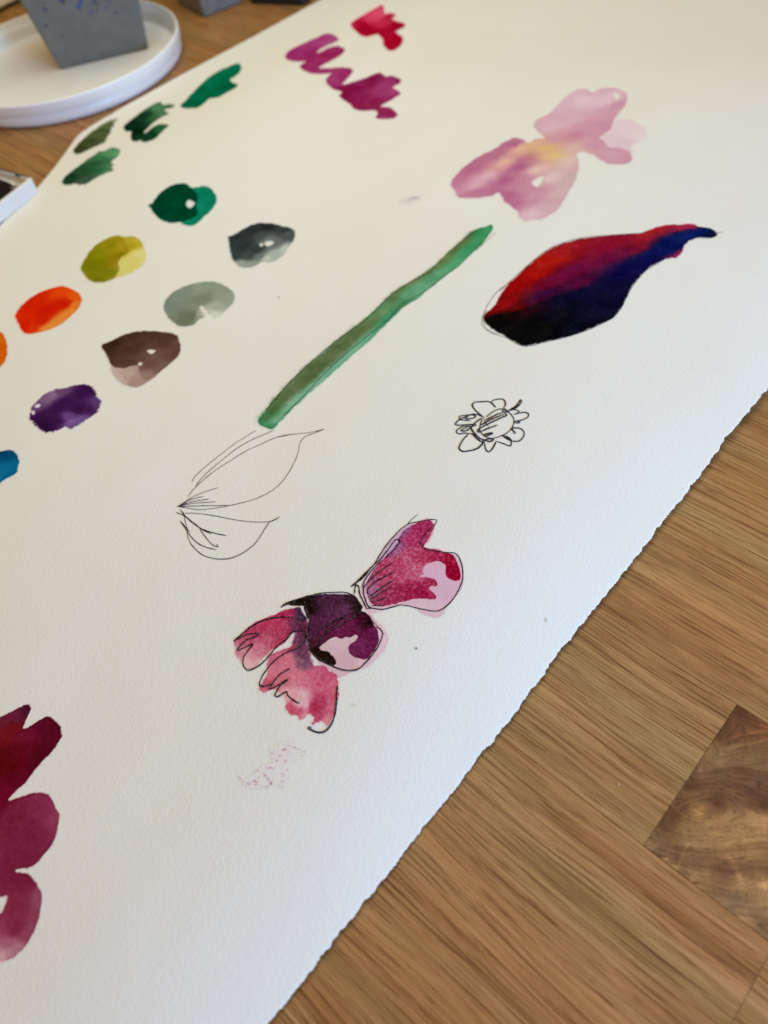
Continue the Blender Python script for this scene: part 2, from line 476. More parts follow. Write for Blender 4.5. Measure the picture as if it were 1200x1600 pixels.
def build_paper():
    S = np.arange(-150, 580, 0.4)
    e = np.concatenate([np.linspace(0, 0.012, 12), np.linspace(0.012, 0.1, 24)[1:], np.linspace(0.1, 0.9, 80)[1:], np.linspace(0.9, 1, 28)[1:]])
    tr, tl = t_right(S), t_left(S)
    T = tr[:, None] + (tl - tr)[:, None] * e[None]
    Sg = np.repeat(S[:, None], len(e), 1)
    P = Sg[..., None] * SV + T[..., None] * TV
    h = paper_h(P.reshape(-1, 2)).reshape(Sg.shape)
    # the torn rim feathers down a little
    d = T - tr[:, None]
    h = h - 0.08 * np.exp(-(d / 0.3) ** 2) * (0.5 + vnoise(Sg / 1.1, Sg * 0, 70))
    v = np.concatenate([P, h[..., None]], -1).reshape(-1, 3)
    n, k = Sg.shape
    idx = np.arange(n * k).reshape(n, k)
    # S runs along the torn edge, columns away from it: this winding faces up
    f = np.stack([idx[:-1, :-1], idx[1:, :-1], idx[1:, 1:], idx[:-1, 1:]], -1).reshape(-1, 4)
    ring = np.concatenate([idx[:, 0], idx[-1, 1:], idx[-2::-1, -1], idx[0, -2:0:-1]])
    hi = v[ring].copy(); lo = hi.copy(); lo[:, 2] -= 0.34
    jit = (vnoise(np.arange(n) * 0.33, np.zeros(n), 71) - 2.4) * 0.35
    lo[:n, :2] += (-TV)[None] * jit[:, None]
    h0 = len(v); n0 = h0 + len(hi); v = np.concatenate([v, hi, lo])      # the rim's side is its own strip: a crisp torn edge
    a = h0 + np.arange(len(hi)); b_ = np.roll(a, -1); la = n0 + np.arange(len(a)); lb = np.roll(la, -1)
    f = np.concatenate([f, np.stack([la, lb, b_, a], -1)])
    # the underside follows the upper face
    under = v[:h0].copy(); under[:, 2] -= 0.34
    u0 = len(v); v = np.concatenate([v, under])
    g = np.stack([idx[:-1, :-1], idx[:-1, 1:], idx[1:, 1:], idx[1:, :-1]], -1)[:, 6:-2].reshape(-1, 4) + u0
    f = np.concatenate([f, g])
    o = mesh_obj("watercolour_sheet", v * MM, f, M_paper, None, True)
    return tag(o, "large cream watercolour paper sheet with torn edge, covered in paint swatches and flower sketches", "paper")
paper = build_paper()

# ------------------------------------------------------------------ paint: thin films that lie on the sheet
def catmull(pts, closed=True, n=6):
    P = np.asarray(pts, float); out = []
    m_ = len(P)
    rngi = range(m_) if closed else range(m_ - 1)
    for i in rngi:
        if closed:
            p0, p1, p2, p3 = P[i - 1], P[i], P[(i + 1) % m_], P[(i + 2) % m_]
        else:
            p0, p1, p2, p3 = P[max(i - 1, 0)], P[i], P[i + 1], P[min(i + 2, m_ - 1)]
        for t in np.linspace(0, 1, n, endpoint=False):
            out.append(0.5 * ((2 * p1) + (p2 - p0) * t + (2 * p0 - 5 * p1 + 4 * p2 - p3) * t * t + (3 * p1 - p0 - 3 * p2 + p3) * t ** 3))
    if not closed: out.append(P[-1])
    return np.array(out)

def sdist(X, Y, poly):
    """signed distance, inside positive"""
    x, y = X.ravel(), Y.ravel()
    d = np.full(x.shape, 1e18); inside = np.zeros(x.shape, bool)
    A = poly; B = np.roll(poly, -1, 0)
    for (ax, ay), (bx, by) in zip(A, B):
        ux, uy = bx - ax, by - ay
        l2 = ux * ux + uy * uy + 1e-12
        t = np.clip(((x - ax) * ux + (y - ay) * uy) / l2, 0, 1)
        d = np.minimum(d, (x - ax - t * ux) ** 2 + (y - ay - t * uy) ** 2)
        c = (ay > y) != (by > y)
        if c.any():
            xi = ax + (y - ay) * ux / (uy if abs(uy) > 1e-12 else 1e-12)
            inside ^= c & (x < xi)
    d = np.sqrt(d)
    return np.where(inside, d, -d).reshape(X.shape)

SEED = [100]
def film(name, label, layers, step=0.3, parent=None, lift=0.06, ref=None, dens=1.0, tint=(1, 1, 1)):
    """layers: dicts with poly (photo px), col or pts, soft, rough, edge, gran, holes, fade"""
    polys = []
    for L in layers:
        q = on_paper(L["poly"]); polys.append(catmull(q, True, L.get("n", 6)))
    allp = np.concatenate(polys)
    mn, mx_ = allp.min(0) - 1.5, allp.max(0) + 1.5
    nx, ny = [max(4, int(math.ceil((b_ - a) / step)) + 1) for a, b_ in zip(mn, mx_)]
    X, Y = np.meshgrid(mn[0] + step * np.arange(nx), mn[1] + step * np.arange(ny), indexing='ij')
    D = np.zeros((nx, ny, 3))
    for L, poly in zip(layers, polys):
        SEED[0] += 13; sd = SEED[0]
        rough = L.get("rough", 0.35); rs = L.get("rscale", 1.4)
        d = sdist(X, Y, poly)
        d = d + rough * (fbm(X / rs, Y / rs, sd, 3) - 0.5) * 2
        if L.get("dry"):
            d = d + L["dry"] * (fbm(X / 0.5, Y / 0.5, sd + 3, 2) - 0.5) * 2
        soft = L.get("soft", 0.35)
        mk = smooth(-soft * 0.5, soft * 0.5 + L.get("bleed", 0.0), d)
        if "pts" in L:
            pp = on_paper([p[:2] for p in L["pts"]])
            vv = -np.log(trans([p[2:5] for p in L["pts"]], ref))
            wsc = L.get("warp", 1.6); ws = L.get("wscale", 4.5)
            xw = X + wsc * (fbm(X / ws, Y / ws, sd + 5, 3) - 0.5) * 2
            yw = Y + wsc * (fbm(X / ws, Y / ws, sd + 6, 3) - 0.5) * 2
            if "along" in L:                      # colours run further along the brush stroke than across it
                q0, q1 = on_paper(L["along"][:2]); ax = (q1 - q0) / np.linalg.norm(q1 - q0); kk = 1 - 1 / L["along"][2]
                da = kk * (xw * ax[0] + yw * ax[1]); dp = kk * (pp @ ax)
                xw, yw = xw - da * ax[0], yw - da * ax[1]; pp = pp - dp[:, None] * ax
            den = idw(xw, yw, pp, vv, L.get("p", 4.0), L.get("eps", 0.8)).reshape(nx, ny, 3)
        else:
            den = np.broadcast_to(-np.log(trans(L["col"], ref)), (nx, ny, 3))
        den = den * dens * L.get("dens", 1.0) * np.asarray(tint) * np.asarray(L.get("tint", (1, 1, 1)))
        k = 1 + L.get("edge", 0.25) * np.exp(-(np.clip(d, 0, None) / L.get("ew", 0.55)) ** 2)
        k = k * (1 + L.get("var", 0.22) * (fbm(X / 5.0, Y / 5.0, sd + 8, 3) - 0.5) * 2)
        g = L.get("gran", 0.08)
        k = k * (1 + g * (fbm(X / 0.55, Y / 0.55, sd + 9, 2) - 0.5) * 2)
        for hole in L.get("holes", []):
            hp = catmull(on_paper(hole), True, 4)
            hd = sdist(X, Y, hp) + 0.25 * (fbm(X / 0.8, Y / 0.8, sd + 11, 2) - 0.5)
            mk = mk * (1 - smooth(-0.35, 0.2, hd))
        if L.get("over"):
            D = D * (1 - mk[..., None]) + den * (mk * k)[..., None]
        else:
            D += den * (mk * k)[..., None]
    keep = D.sum(-1) > 0.02
    fk = keep[:-1, :-1] | keep[1:, :-1] | keep[1:, 1:] | keep[:-1, 1:]
    idx = np.arange(nx * ny).reshape(nx, ny)
    f = np.stack([idx[:-1, :-1], idx[1:, :-1], idx[1:, 1:], idx[:-1, 1:]], -1)[fk]
    used = np.zeros(nx * ny, bool); used[f.ravel()] = True
    remap = np.cumsum(used) - 1
    P = np.stack([X.ravel(), Y.ravel()], -1)[used]
    v = np.concatenate([P, (paper_h(P) + lift)[:, None]], -1)
    o = mesh_obj(name, v * MM, remap[f], M_paint, parent or paper, True, np.exp(-D.reshape(-1, 3)[used]))
    o["label"] = label
    return o

def ink(name, label, strokes, parent=None, lift=0.13, w=0.30):
    """strokes: (list of photo px, width factor); ribbons of ink with tapering ends"""
    V, F = [], []
    for pts, wf in strokes:
        q = catmull(on_paper(pts), False, 8)
        seg = np.hypot(*np.diff(q, axis=0).T); keep = np.concatenate([[True], seg > 1e-4]); q = q[keep]
        s = np.concatenate([[0], np.cumsum(np.hypot(*np.diff(q, axis=0).T))])
        if s[-1] < 0.2: continue
        ns = max(4, int(s[-1] / 0.3)); ss = np.linspace(0, s[-1], ns)
        q = np.stack([np.interp(ss, s, q[:, 0]), np.interp(ss, s, q[:, 1])], -1)
        t = np.gradient(q, axis=0); t /= np.linalg.norm(t, axis=1, keepdims=True) + 1e-9
        nrm = np.stack([-t[:, 1], t[:, 0]], -1)
        SEED[0] += 7
        wid = w * wf * (0.85 + 0.4 * vnoise(ss / 2.2, ss * 0, SEED[0]))
        wid = wid * (0.45 + 0.55 * np.minimum(smooth(0, 0.9, ss), smooth(0, 1.5, s[-1] - ss)))
        jit = 0.10 * (vnoise(ss / 0.9, ss * 0, SEED[0] + 1) - 0.5)
        a = q + nrm * (wid / 2 + jit)[:, None]; b_ = q - nrm * (wid / 2 - jit)[:, None]
        n0 = len(V)
        for P in (a, b_):
            z = paper_h(P) + lift
            V += np.concatenate([P, z[:, None]], -1).tolist()
        for i in range(ns - 1):
            F.append((n0 + i, n0 + ns + i, n0 + ns + i + 1, n0 + i + 1))
        lift += 0.004
    o = mesh_obj(name, np.array(V) * MM, F, M_ink, parent or paper, True)
    if label: o["label"] = label
    return o

def shift(pts, ox, oy, k):
    return [(ox + p[0] / k, oy + p[1] / k, *p[2:]) for p in pts]

# ---- green strokes near the far left corner
A = (80, 90, 3.75)
film("brush_stroke", "olive green brush stroke at the paper's far corner", [dict(
    poly=C(*A, [(130,545),(150,515),(185,480),(230,440),(280,405),(330,375),(365,360),(392,358),(375,378),(365,385),(370,405),(352,410),(345,440),(325,470),(315,495),(285,510),(240,530),(200,550),(160,565),(138,560)]),
    pts=shift([(170,530,58,64,38),(250,450,72,82,52),(340,385,88,98,68),(300,480,82,90,58),(220,510,66,74,44),(370,370,120,130,100)], *A), soft=0.5, rough=0.6)], 0.4, dens=1.12)
film("brush_stroke", "dark green brush stroke with paler tip", [dict(
    poly=C(*A, [(65,725),(85,695),(120,665),(170,630),(215,595),(255,570),(280,550),(310,548),(340,532),(370,527),(400,540),(403,560),(385,585),(360,600),(355,620),(372,628),(355,640),(362,660),(330,675),(290,690),(250,712),(205,740),(170,745),(140,740),(100,747),(70,740)]),
    pts=shift([(110,705,22,52,32),(160,660,32,68,42),(240,630,36,78,50),(340,560,78,128,88),(390,555,85,135,95),(340,645,62,108,74),(200,715,55,78,62),(290,660,42,88,58),(290,590,50,100,66)], *A), soft=0.5, rough=0.6)], 0.4)
film("brush_stroke", "forked dark green brush stroke with hooked tail", [dict(
    poly=C(*A, [(425,410),(440,388),(480,355),(530,318),(580,285),(630,262),(650,272),(655,280),(690,272),(722,280),(705,295),(670,302),(665,312),(690,330),(655,345),(625,362),(590,390),(565,415),(545,435),(552,442),(575,425),(605,402),(640,390),(690,396),(670,415),(640,445),(610,475),(575,490),(545,497),(525,485),(500,492),(475,485),(465,465),(470,435),(440,432)]),
    pts=shift([(510,440,8,38,18),(460,405,14,46,28),(640,295,72,115,84),(690,285,70,105,78),(600,350,52,92,60),(645,415,46,98,64),(540,345,26,62,42),(500,390,16,44,26),(570,460,20,62,36),(660,330,70,110,80)], *A), soft=0.5, rough=0.55)], 0.4, dens=1.08)
film("brush_stroke", "bright teal green brush stroke nearest the white lid", [dict(
    poly=C(*A, [(760,280),(790,250),(830,205),(880,155),(940,105),(1000,70),(1060,45),(1095,35),(1112,55),(1105,85),(1075,112),(1048,130),(1058,145),(1092,158),(1075,180),(1030,205),(980,232),(930,240),(900,265),(860,292),(800,298),(768,293)]),
    pts=shift([(800,270,5,88,62),(900,180,12,92,64),(950,140,14,100,72),(1060,80,8,98,72),(1040,180,5,86,62),(950,210,6,92,66),(1080,60,12,104,78)], *A), soft=0.5, rough=0.5, edge=0.35)], 0.4, dens=1.05, tint=(1.3, 1, 1))

# ---- round swatches
B = (110, 270, 5)
TE = [(610,252),(640,238),(660,215),(700,160),(760,115),(820,90),(875,83),(915,95)]
TL = [(850,385),(800,392),(740,380),(690,350),(650,310),(630,275)]
hole = C(*B, [(903,247),(925,212),(972,236),(955,264),(930,277)])
film("paint_swatch", "deep emerald green round swatch with lighter lobe", [
    dict(poly=C(*B, TE + [(945,120),(1000,112),(1060,108),(1100,130),(1130,170),(1140,205),(1125,255),(1085,305),(1040,345),(990,395),(940,415),(890,402)] + TL), col=(2,108,82), holes=[hole], soft=0.6, rough=0.5, edge=0.4),
    dict(poly=C(*B, TE + [(950,125),(985,160),(995,200),(980,240),(985,280),(990,320),(960,350),(900,375)] + TL), dens=1.35, col=(60,125,110), holes=[hole], soft=0.6, rough=0.5, edge=0.25)], 0.36)
film("paint_swatch", "yellow olive green swatch with pale yellow lobe", [
    dict(poly=C(*B, [(85,745),(100,700),(140,635),(190,575),(250,535),(310,505),(370,492),(420,502),(480,498),(530,515),(565,560),(585,610),(590,660),(570,710),(520,755),(450,790),(390,810),(320,835),(260,852),(200,855),(150,840),(110,800)]),
         pts=shift([(480,690,192,182,108),(540,640,196,188,118),(430,760,190,182,105),(470,560,156,140,30),(520,540,168,150,45),(350,600,165,150,40),(200,700,160,155,40)], *B), soft=0.5, rough=0.45, edge=0.12),
    dict(poly=C(*B, [(85,745),(100,700),(140,635),(190,575),(250,535),(310,505),(370,492),(410,510),(440,560),(450,620),(400,660),(375,700),(380,760),(360,800),(320,835),(260,852),(200,855),(150,840),(110,800)]),
         pts=shift([(150,740,138,142,55),(230,810,125,125,40),(300,580,162,160,85),(370,700,150,135,60),(420,560,190,180,150),(200,620,148,150,60)], *B), soft=0.9, rough=0.6, edge=0.15)], 0.36)
film("paint_swatch", "bright red orange swatch with paler lower side", [dict(
    poly=C(0, 430, 7.5, [(180,480),(200,430),(250,360),(330,290),(430,225),(540,175),(640,145),(720,132),(790,145),(860,175),(920,215),(950,265),(945,330),(910,400),(840,470),(760,540),(660,600),(560,645),(450,670),(340,688),(270,665),(240,610),(210,550),(185,515)]),
    pts=shift([(260,480,196,44,2),(350,600,196,42,2),(600,400,184,34,0),(450,300,190,44,2),(720,200,208,72,10),(880,250,210,84,14),(560,620,222,130,52),(700,540,222,128,50),(820,430,222,128,52),(880,350,216,118,45),(760,340,184,34,0),(500,520,186,36,0)], 0, 430, 7.5), warp=1.0, soft=0.6, rough=0.4, edge=0.45)], 0.36, dens=1.15)
film("paint_swatch", "orange swatch cut by the frame edge", [dict(
    poly=[(-60,540),(-45,520),(-20,510),(0,518),(7,526),(11,538),(11,552),(7,564),(0,574),(-25,590),(-50,575)], col=(190,92,4), soft=0.45, rough=0.4, edge=0.3)], 0.36, dens=1.1)
Dd = (230, 330, 4.8)
film("paint_swatch", "charcoal grey swatch with white gap and paler side", [dict(
    poly=C(*Dd, [(610,195),(650,180),(700,150),(760,115),(820,93),(880,90),(940,97),(1000,110),(1070,125),(1100,150),(1108,185),(1090,230),(1060,280),(1020,330),(970,365),(910,385),(870,375),(830,400),(770,422),(710,422),(665,390),(635,340),(622,290),(618,240)]),
    pts=shift([(720,250,36,42,42),(900,120,26,29,29),(800,130,32,36,36),(860,190,58,66,63),(900,215,95,102,98),(960,320,146,154,145),(1060,170,62,66,64),(1030,140,40,44,44),(1040,290,165,172,162),(780,400,122,130,122),(700,400,130,136,128),(890,350,168,172,164),(680,330,42,48,47),(690,200,34,39,39),(820,290,40,46,45),(960,250,90,97,92),(850,340,90,98,93),(760,340,48,55,53)], *Dd), warp=0.8,
    holes=[C(*Dd, [(880,245),(895,228),(930,225),(948,238),(925,258),(895,260)]), C(*Dd, [(842,248),(862,240),(868,258),(852,264)])], soft=0.9, rough=0.45, edge=0.05, var=0.1)], 0.36, dens=0.94)
film("paint_swatch", "pale sage grey swatch with small slit", [dict(
    poly=C(*Dd, [(125,720),(140,670),(180,620),(250,578),(330,550),(400,535),(470,528),(540,540),(600,570),(645,610),(655,650),(635,700),(590,745),(540,785),(510,800),(480,780),(440,770),(430,790),(390,815),(350,850),(290,862),(230,855),(180,820),(145,775)]),
    pts=shift([(180,720,116,127,114),(420,660,114,120,101),(520,720,152,156,141),(560,620,130,138,122),(320,790,101,106,87),(500,775,186,186,172),(250,640,122,131,118),(400,580,128,136,122),(620,650,138,144,130),(400,790,140,142,126),(440,770,176,176,162)], *Dd), warp=0.9,
    holes=[C(*Dd, [(393,722),(412,712),(432,735),(452,766),(436,780),(415,752)])], soft=0.7, rough=0.4, edge=0.15, var=0.1)], 0.36, dens=1.12)
Ee = (0, 500, 4)
bh = [C(*Ee, [(920,192),(945,186),(972,194),(950,212),(932,206)]), C(*Ee, [(866,270),(888,268),(886,282),(870,286)])]
BT = [(635,162),(690,135),(760,100),(830,78),(900,70),(980,72),(1060,82),(1105,97),(1122,140),(1128,185),(1110,230),(1060,275),(1000,325)]
film("paint_swatch", "dark brown swatch with pale mauve lower corner", [
    dict(poly=C(*Ee, BT + [(950,370),(900,400),(850,420),(800,412),(750,390),(715,355),(695,310),(690,270),(665,215)]), pts=shift([(780,345,166,142,132),(870,375,156,132,122),(730,360,178,158,148),(950,280,140,116,108),(1050,200,140,116,106),(800,150,138,112,100)], *Ee), holes=bh, soft=0.5, rough=0.45, dry=0.35, edge=0.12),
    dict(poly=C(*Ee, BT + [(950,358),(905,375),(875,335),(865,290),(830,285),(780,300),(720,295),(690,270),(665,215)]), pts=shift([(780,200,108,88,76),(680,170,88,72,60),(1000,130,112,92,82),(1080,200,136,116,104),(950,270,146,128,118),(920,350,185,172,165),(1000,310,160,142,132),(760,285,96,76,66)], *Ee), holes=bh, soft=0.5, rough=0.4, edge=0.2)], 0.33, dens=1.05)
film("paint_swatch", "violet swatch with streaky lighter bands", [dict(
    poly=C(*Ee, [(185,605),(195,560),(225,515),(270,470),(330,440),(400,425),(470,410),(550,405),(585,430),(600,470),(625,500),(625,540),(605,575),(560,610),(500,650),(440,680),(410,668),(370,685),(320,700),(280,700),(240,675),(205,640)]),
    pts=shift([(260,600,58,24,84),(400,520,60,26,86),(520,450,60,26,86),(290,660,50,20,74),(330,465,132,102,142),(280,490,120,90,132),(380,445,100,68,116),(450,640,116,86,146),(430,600,100,68,132),(510,620,112,82,142),(600,530,92,62,118),(560,560,66,32,92),(350,640,58,24,84),(370,560,58,24,84),(480,560,60,26,86),(225,545,96,64,118)], *Ee), warp=1.2, soft=0.4, rough=0.45, dry=0.55, edge=0.1, var=0.06,
    holes=[C(*Ee, [(215,540),(240,525),(255,535),(235,550)]), C(*Ee, [(198,575),(212,565),(218,585),(205,592)])])], 0.3, dens=1.12, tint=(1, 1, 1.22))
film("paint_swatch", "cerulean blue swatch cut by the frame edge", [dict(
    poly=C(*Ee, [(-120,830),(-60,818),(0,823),(40,815),(70,815),(100,835),(115,870),(115,915),(105,950),(70,975),(30,995),(0,1020),(-60,1050),(-130,1000)]),
    pts=shift([(20,840,0,62,98),(70,860,0,74,112),(40,930,0,88,128),(90,930,4,92,132),(-60,930,0,84,124)], *Ee), soft=0.4, rough=0.4, edge=0.25)], 0.33)

# ---- far pink strokes
Fk = (400, 0, 4)
film("brush_stroke", "crimson brush dab with ragged right end", [dict(
    poly=C(*Fk, [(592,150),(620,125),(680,90),(740,55),(785,30),(800,55),(805,85),(840,82),(875,95),(850,115),(870,130),(935,155),(905,180),(870,200),(905,225),(918,250),(900,290),(850,318),(810,300),(795,265),(790,240),(760,215),(720,225),(680,230),(640,210),(605,175)]),
    pts=shift([(680,185,152,6,42),(630,150,160,20,55),(770,90,196,78,108),(720,120,188,62,95),(860,260,152,2,38),(880,160,142,6,42),(800,150,176,44,78),(780,200,150,10,46),(840,100,165,30,65)], *Fk), soft=0.6, rough=0.6)], 0.45, dens=1.08)
film("brush_stroke", "magenta purple zigzag brush stroke", [dict(
    poly=C(*Fk, [(185,345),(220,310),(300,270),(380,235),(450,210),(515,240),(490,265),(430,290),(380,325),(400,328),(450,300),(510,288),(555,312),(530,345),(470,380),(420,405),(390,425),(440,428),(520,422),(590,428),(602,450),(580,480),(555,510),(545,530),(600,515),(680,490),(770,455),(810,480),(850,475),(905,500),(890,525),(855,545),(900,580),(870,610),(820,640),(780,665),(840,672),(880,710),(870,735),(820,745),(755,740),(760,700),(730,690),(660,692),(610,675),(580,645),(525,605),(535,575),(480,555),(440,515),(445,485),(470,460),(420,462),(340,458),(290,435),(275,410),(310,385),(260,385),(200,375)]),
    pts=shift([(250,340,146,50,118),(430,240,154,66,130),(340,360,140,44,108),(480,330,142,42,100),(330,420,142,48,108),(520,450,144,50,112),(490,510,144,56,116),(600,590,124,26,82),(680,650,128,30,84),(700,510,126,32,92),(780,570,146,60,116),(850,500,136,44,104),(820,710,138,44,98),(560,570,120,24,80),(740,610,132,38,96)], *Fk), soft=0.6, rough=0.6, edge=0.2)], 0.45, dens=1.12, tint=(1, 1, 1.18))

# ---- pale pink flower
G = (690, 130, 3.529)
film("painted_flower", "pale pink wet-in-wet flower with ochre centre", [dict(
    poly=C(*G, [(510,230),(530,200),(580,175),(640,125),(690,75),(750,35),(800,32),(835,50),(880,30),(940,25),(1000,40),(1025,70),(1010,120),(970,170),(945,215),(930,250),(890,285),(870,300),(890,320),(905,345),(950,355),(1000,365),(1040,385),(1050,415),(1030,440),(970,448),(910,440),(850,405),(800,380),(770,378),(740,395),(755,430),(750,490),(735,540),(700,600),(670,655),(620,710),(560,745),(490,758),(440,750),(425,715),(400,690),(350,655),(318,605),(270,620),(180,632),(100,630),(70,590),(55,550),(80,510),(130,460),(200,410),(270,375),(330,335),(390,305),(440,310),(480,330),(520,310),(565,300),(530,265)]),
    pts=shift([(780,90,200,172,182),(700,200,193,146,164),(740,285,178,110,132),(900,100,200,166,178),(985,120,182,126,148),(850,265,180,120,144),(950,400,185,128,148),(1020,415,178,118,140),(640,300,184,124,144),(600,240,195,152,167),(690,110,194,152,168),(820,60,192,150,166),(860,330,184,122,144),
               (100,580,178,112,138),(85,540,166,92,122),(170,470,160,80,115),(300,390,160,84,115),(400,335,154,75,110),(250,510,196,146,156),(180,560,192,140,152),(350,440,205,152,136),(440,360,206,156,126),(500,340,198,152,112),(570,365,196,156,96),(625,400,196,160,100),(420,460,150,70,110),(360,540,154,74,110),(450,430,164,88,112),(378,620,158,74,110),(400,660,160,78,112),(200,608,164,88,120),(290,590,166,90,120),(520,480,206,168,152),(600,520,196,166,165),(500,620,180,124,140),(450,590,178,118,138),(650,600,186,150,150),(700,430,196,166,156),(500,725,196,156,166),(720,360,194,152,146),(620,680,184,142,146),(440,540,172,104,128),(720,520,180,146,146)], *G),
    along=C(*G, [(100,560),(620,330)]) + [1.7], warp=1.5, wscale=3.5, p=3.0, eps=1.5, soft=1.1, rough=0.7, rscale=2.2, edge=0.18, var=0.14, gran=0.04,
    holes=[C(*G, [(945,55),(982,63),(968,90)]), C(*G, [(498,546),(560,514),(532,572)])]),
    dict(poly=C(*G, [(870,295),(910,270),(945,230),(960,205),(1020,200),(1080,220),(1120,250),(1135,290),(1110,315),(1070,330),(1045,355),(1050,385),(1000,365),(950,355),(905,345),(890,320)]),
         pts=shift([(950,300,200,172,178),(1050,250,202,178,182),(1110,290,203,186,184),(1000,340,198,168,174)], *G), soft=1.4, rough=1.0, edge=0.05, var=0.12, gran=0.04)], 0.42, ref=(204, 200, 190), dens=0.84, tint=(1.1, 1.0, 1.05))

# ---- green stem and the ink lines on it
Hh = (390, 340, 3)
stem = film("painted_stem", "long green and olive painted stem", [dict(
    poly=C(*Hh, [(40,965),(45,940),(75,910),(110,860),(160,805),(215,750),(275,690),(340,640),(400,585),(470,530),(540,480),(600,425),(650,375),(700,335),(770,295),(840,250),(900,200),(950,150),(1000,105),(1040,70),(1060,60),(1085,45),(1105,45),(1130,33),(1140,50),(1115,90),(1085,130),(1040,170),(990,220),(930,265),(880,305),(830,345),(780,385),(730,415),(680,460),(620,520),(560,580),(500,630),(430,690),(360,755),(290,815),(220,880),(160,940),(110,990),(75,982)]),
    pts=shift([(115,950,112,156,126),(90,977,70,132,94),(190,880,116,160,130),(300,785,118,162,136),(420,680,112,160,132),(540,580,104,158,128),(600,515,84,142,106),(650,470,66,130,92),(700,400,74,130,92),(750,365,98,146,112),(800,350,98,152,118),(860,290,92,142,106),(900,265,96,150,114),(960,220,78,142,100),(1020,165,64,136,90),(1095,75,56,128,82),(1115,60,68,138,92),(70,950,66,122,86)], *Hh),
    warp=0.5, p=3.5, eps=1.2, soft=0.4, rough=0.4, dry=0.15, edge=0.35, ew=0.7, var=0.2, dens=1.1),
    dict(over=True, poly=C(*Hh, [(48,945),(75,910),(110,860),(160,805),(215,750),(275,690),(340,640),(400,585),(470,530),(540,480),(600,425),(650,375),(700,335),(770,295),(840,250),(900,200),(950,150),(1000,105),(1040,70),(1058,64),(1030,108),(985,150),(935,205),(890,238),(820,282),(755,322),(705,358),(690,390),(655,440),(612,480),(570,522),(500,582),(430,648),(345,724),(260,798),(190,850),(130,915),(90,950)]),
    pts=shift([(80,925,66,100,62),(110,890,66,80,46),(180,820,72,78,48),(225,795,80,86,56),(270,735,76,79,53),(330,695,80,84,57),(400,620,77,81,54),(460,580,84,90,60),(530,520,79,84,55),(590,470,84,104,66),(640,420,80,112,72),(670,370,77,84,52),(740,320,80,90,56),(830,265,78,86,54),(910,205,82,90,51),(980,130,78,82,46),(1040,75,66,78,47)], *Hh), dens=0.95, tint=(1.0, 0.88, 0.95),
    warp=0.6, p=3.0, eps=1.2, soft=3.4, rough=0.8, dry=0.4, edge=0.0, var=0.25)], 0.26)
ink("ink_lines", None, [
    (C(*Hh, [(158,932),(240,850),(330,755),(440,650),(560,550),(650,475),(700,420),(750,385),(830,340),(900,285),(970,235)]), 0.8),
    (C(*Hh, [(75,908),(160,805),(275,690),(400,585),(540,480),(650,375),(700,335),(840,250),(950,150),(1055,62)]), 1.3),
    (C(*Hh, [(1155,68),(1100,120),(1060,155)]), 0.4)], stem)

# ---- red and blue petal
I = (740, 340, 3)
petal = film("painted_petal", "large red and midnight blue painted petal", [dict(
    poly=C(*I, [(55,450),(90,425),(110,395),(130,360),(160,315),(220,260),(280,205),(340,160),(400,130),(480,105),(560,92),(640,85),(720,78),(780,75),(820,60),(860,45),(910,35),(970,33),(1030,32),(1060,45),(1100,50),(1130,65),(1138,85),(1110,95),(1060,95),(1010,110),(985,135),(975,160),(955,185),(900,195),(860,215),(820,235),(780,275),(740,325),(715,375),(690,425),(650,470),(590,500),(510,535),(430,560),(340,580),(270,598),(235,600),(190,580),(150,555),(110,535),(75,510),(50,480)]),
    pts=shift([(x, y, r * 0.82, g * 0.5, b_ * 0.82) for x, y, r, g, b_ in [(200,330,166,10,10),(290,270,182,26,6),(230,290,170,14,10),(380,200,192,52,16),(440,150,172,42,30),(340,200,186,36,12),(560,130,152,30,42),(480,150,160,36,36),(700,110,152,30,46),(640,130,150,28,48),(800,105,162,35,42),(820,70,192,56,40),(870,50,190,60,48),(480,240,110,20,62),(620,190,112,20,60),(400,290,112,20,58),(540,200,132,25,52),(700,160,120,25,56),(780,145,142,30,50),(500,310,98,20,60),(440,260,118,22,60),(350,310,116,14,40),(330,360,62,14,60),(280,390,70,10,46),
               (600,330,5,6,48),(640,400,4,5,42),(540,400,5,6,40),(750,230,10,16,72),(690,270,8,10,62),(850,160,10,30,82),(820,190,10,24,78),(950,90,5,46,97),(900,120,8,38,90),(1050,75,10,50,102),(1120,80,8,14,50),(930,150,10,34,84),(150,500,2,2,4),(250,500,2,2,5),(100,475,2,2,3),(250,570,2,2,4),(330,520,2,2,8),(420,450,4,4,24),(500,490,4,4,28),(400,385,10,5,36),(460,370,8,6,44),(200,425,126,5,10),(120,430,152,5,14),(180,455,28,0,5),(150,400,160,6,12),(260,440,40,4,16),(980,40,188,62,72),(1020,38,184,60,76),(968,172,172,52,84)]], *I),
    along=C(*I, [(60,470),(900,130)]) + [2.6], warp=1.0, wscale=1.6, p=3.4, eps=0.9, soft=0.4, rough=0.4, dry=0.2, edge=0.2, var=0.16, gran=0.14)], 0.3, ref=(205, 202, 196), dens=1.0)
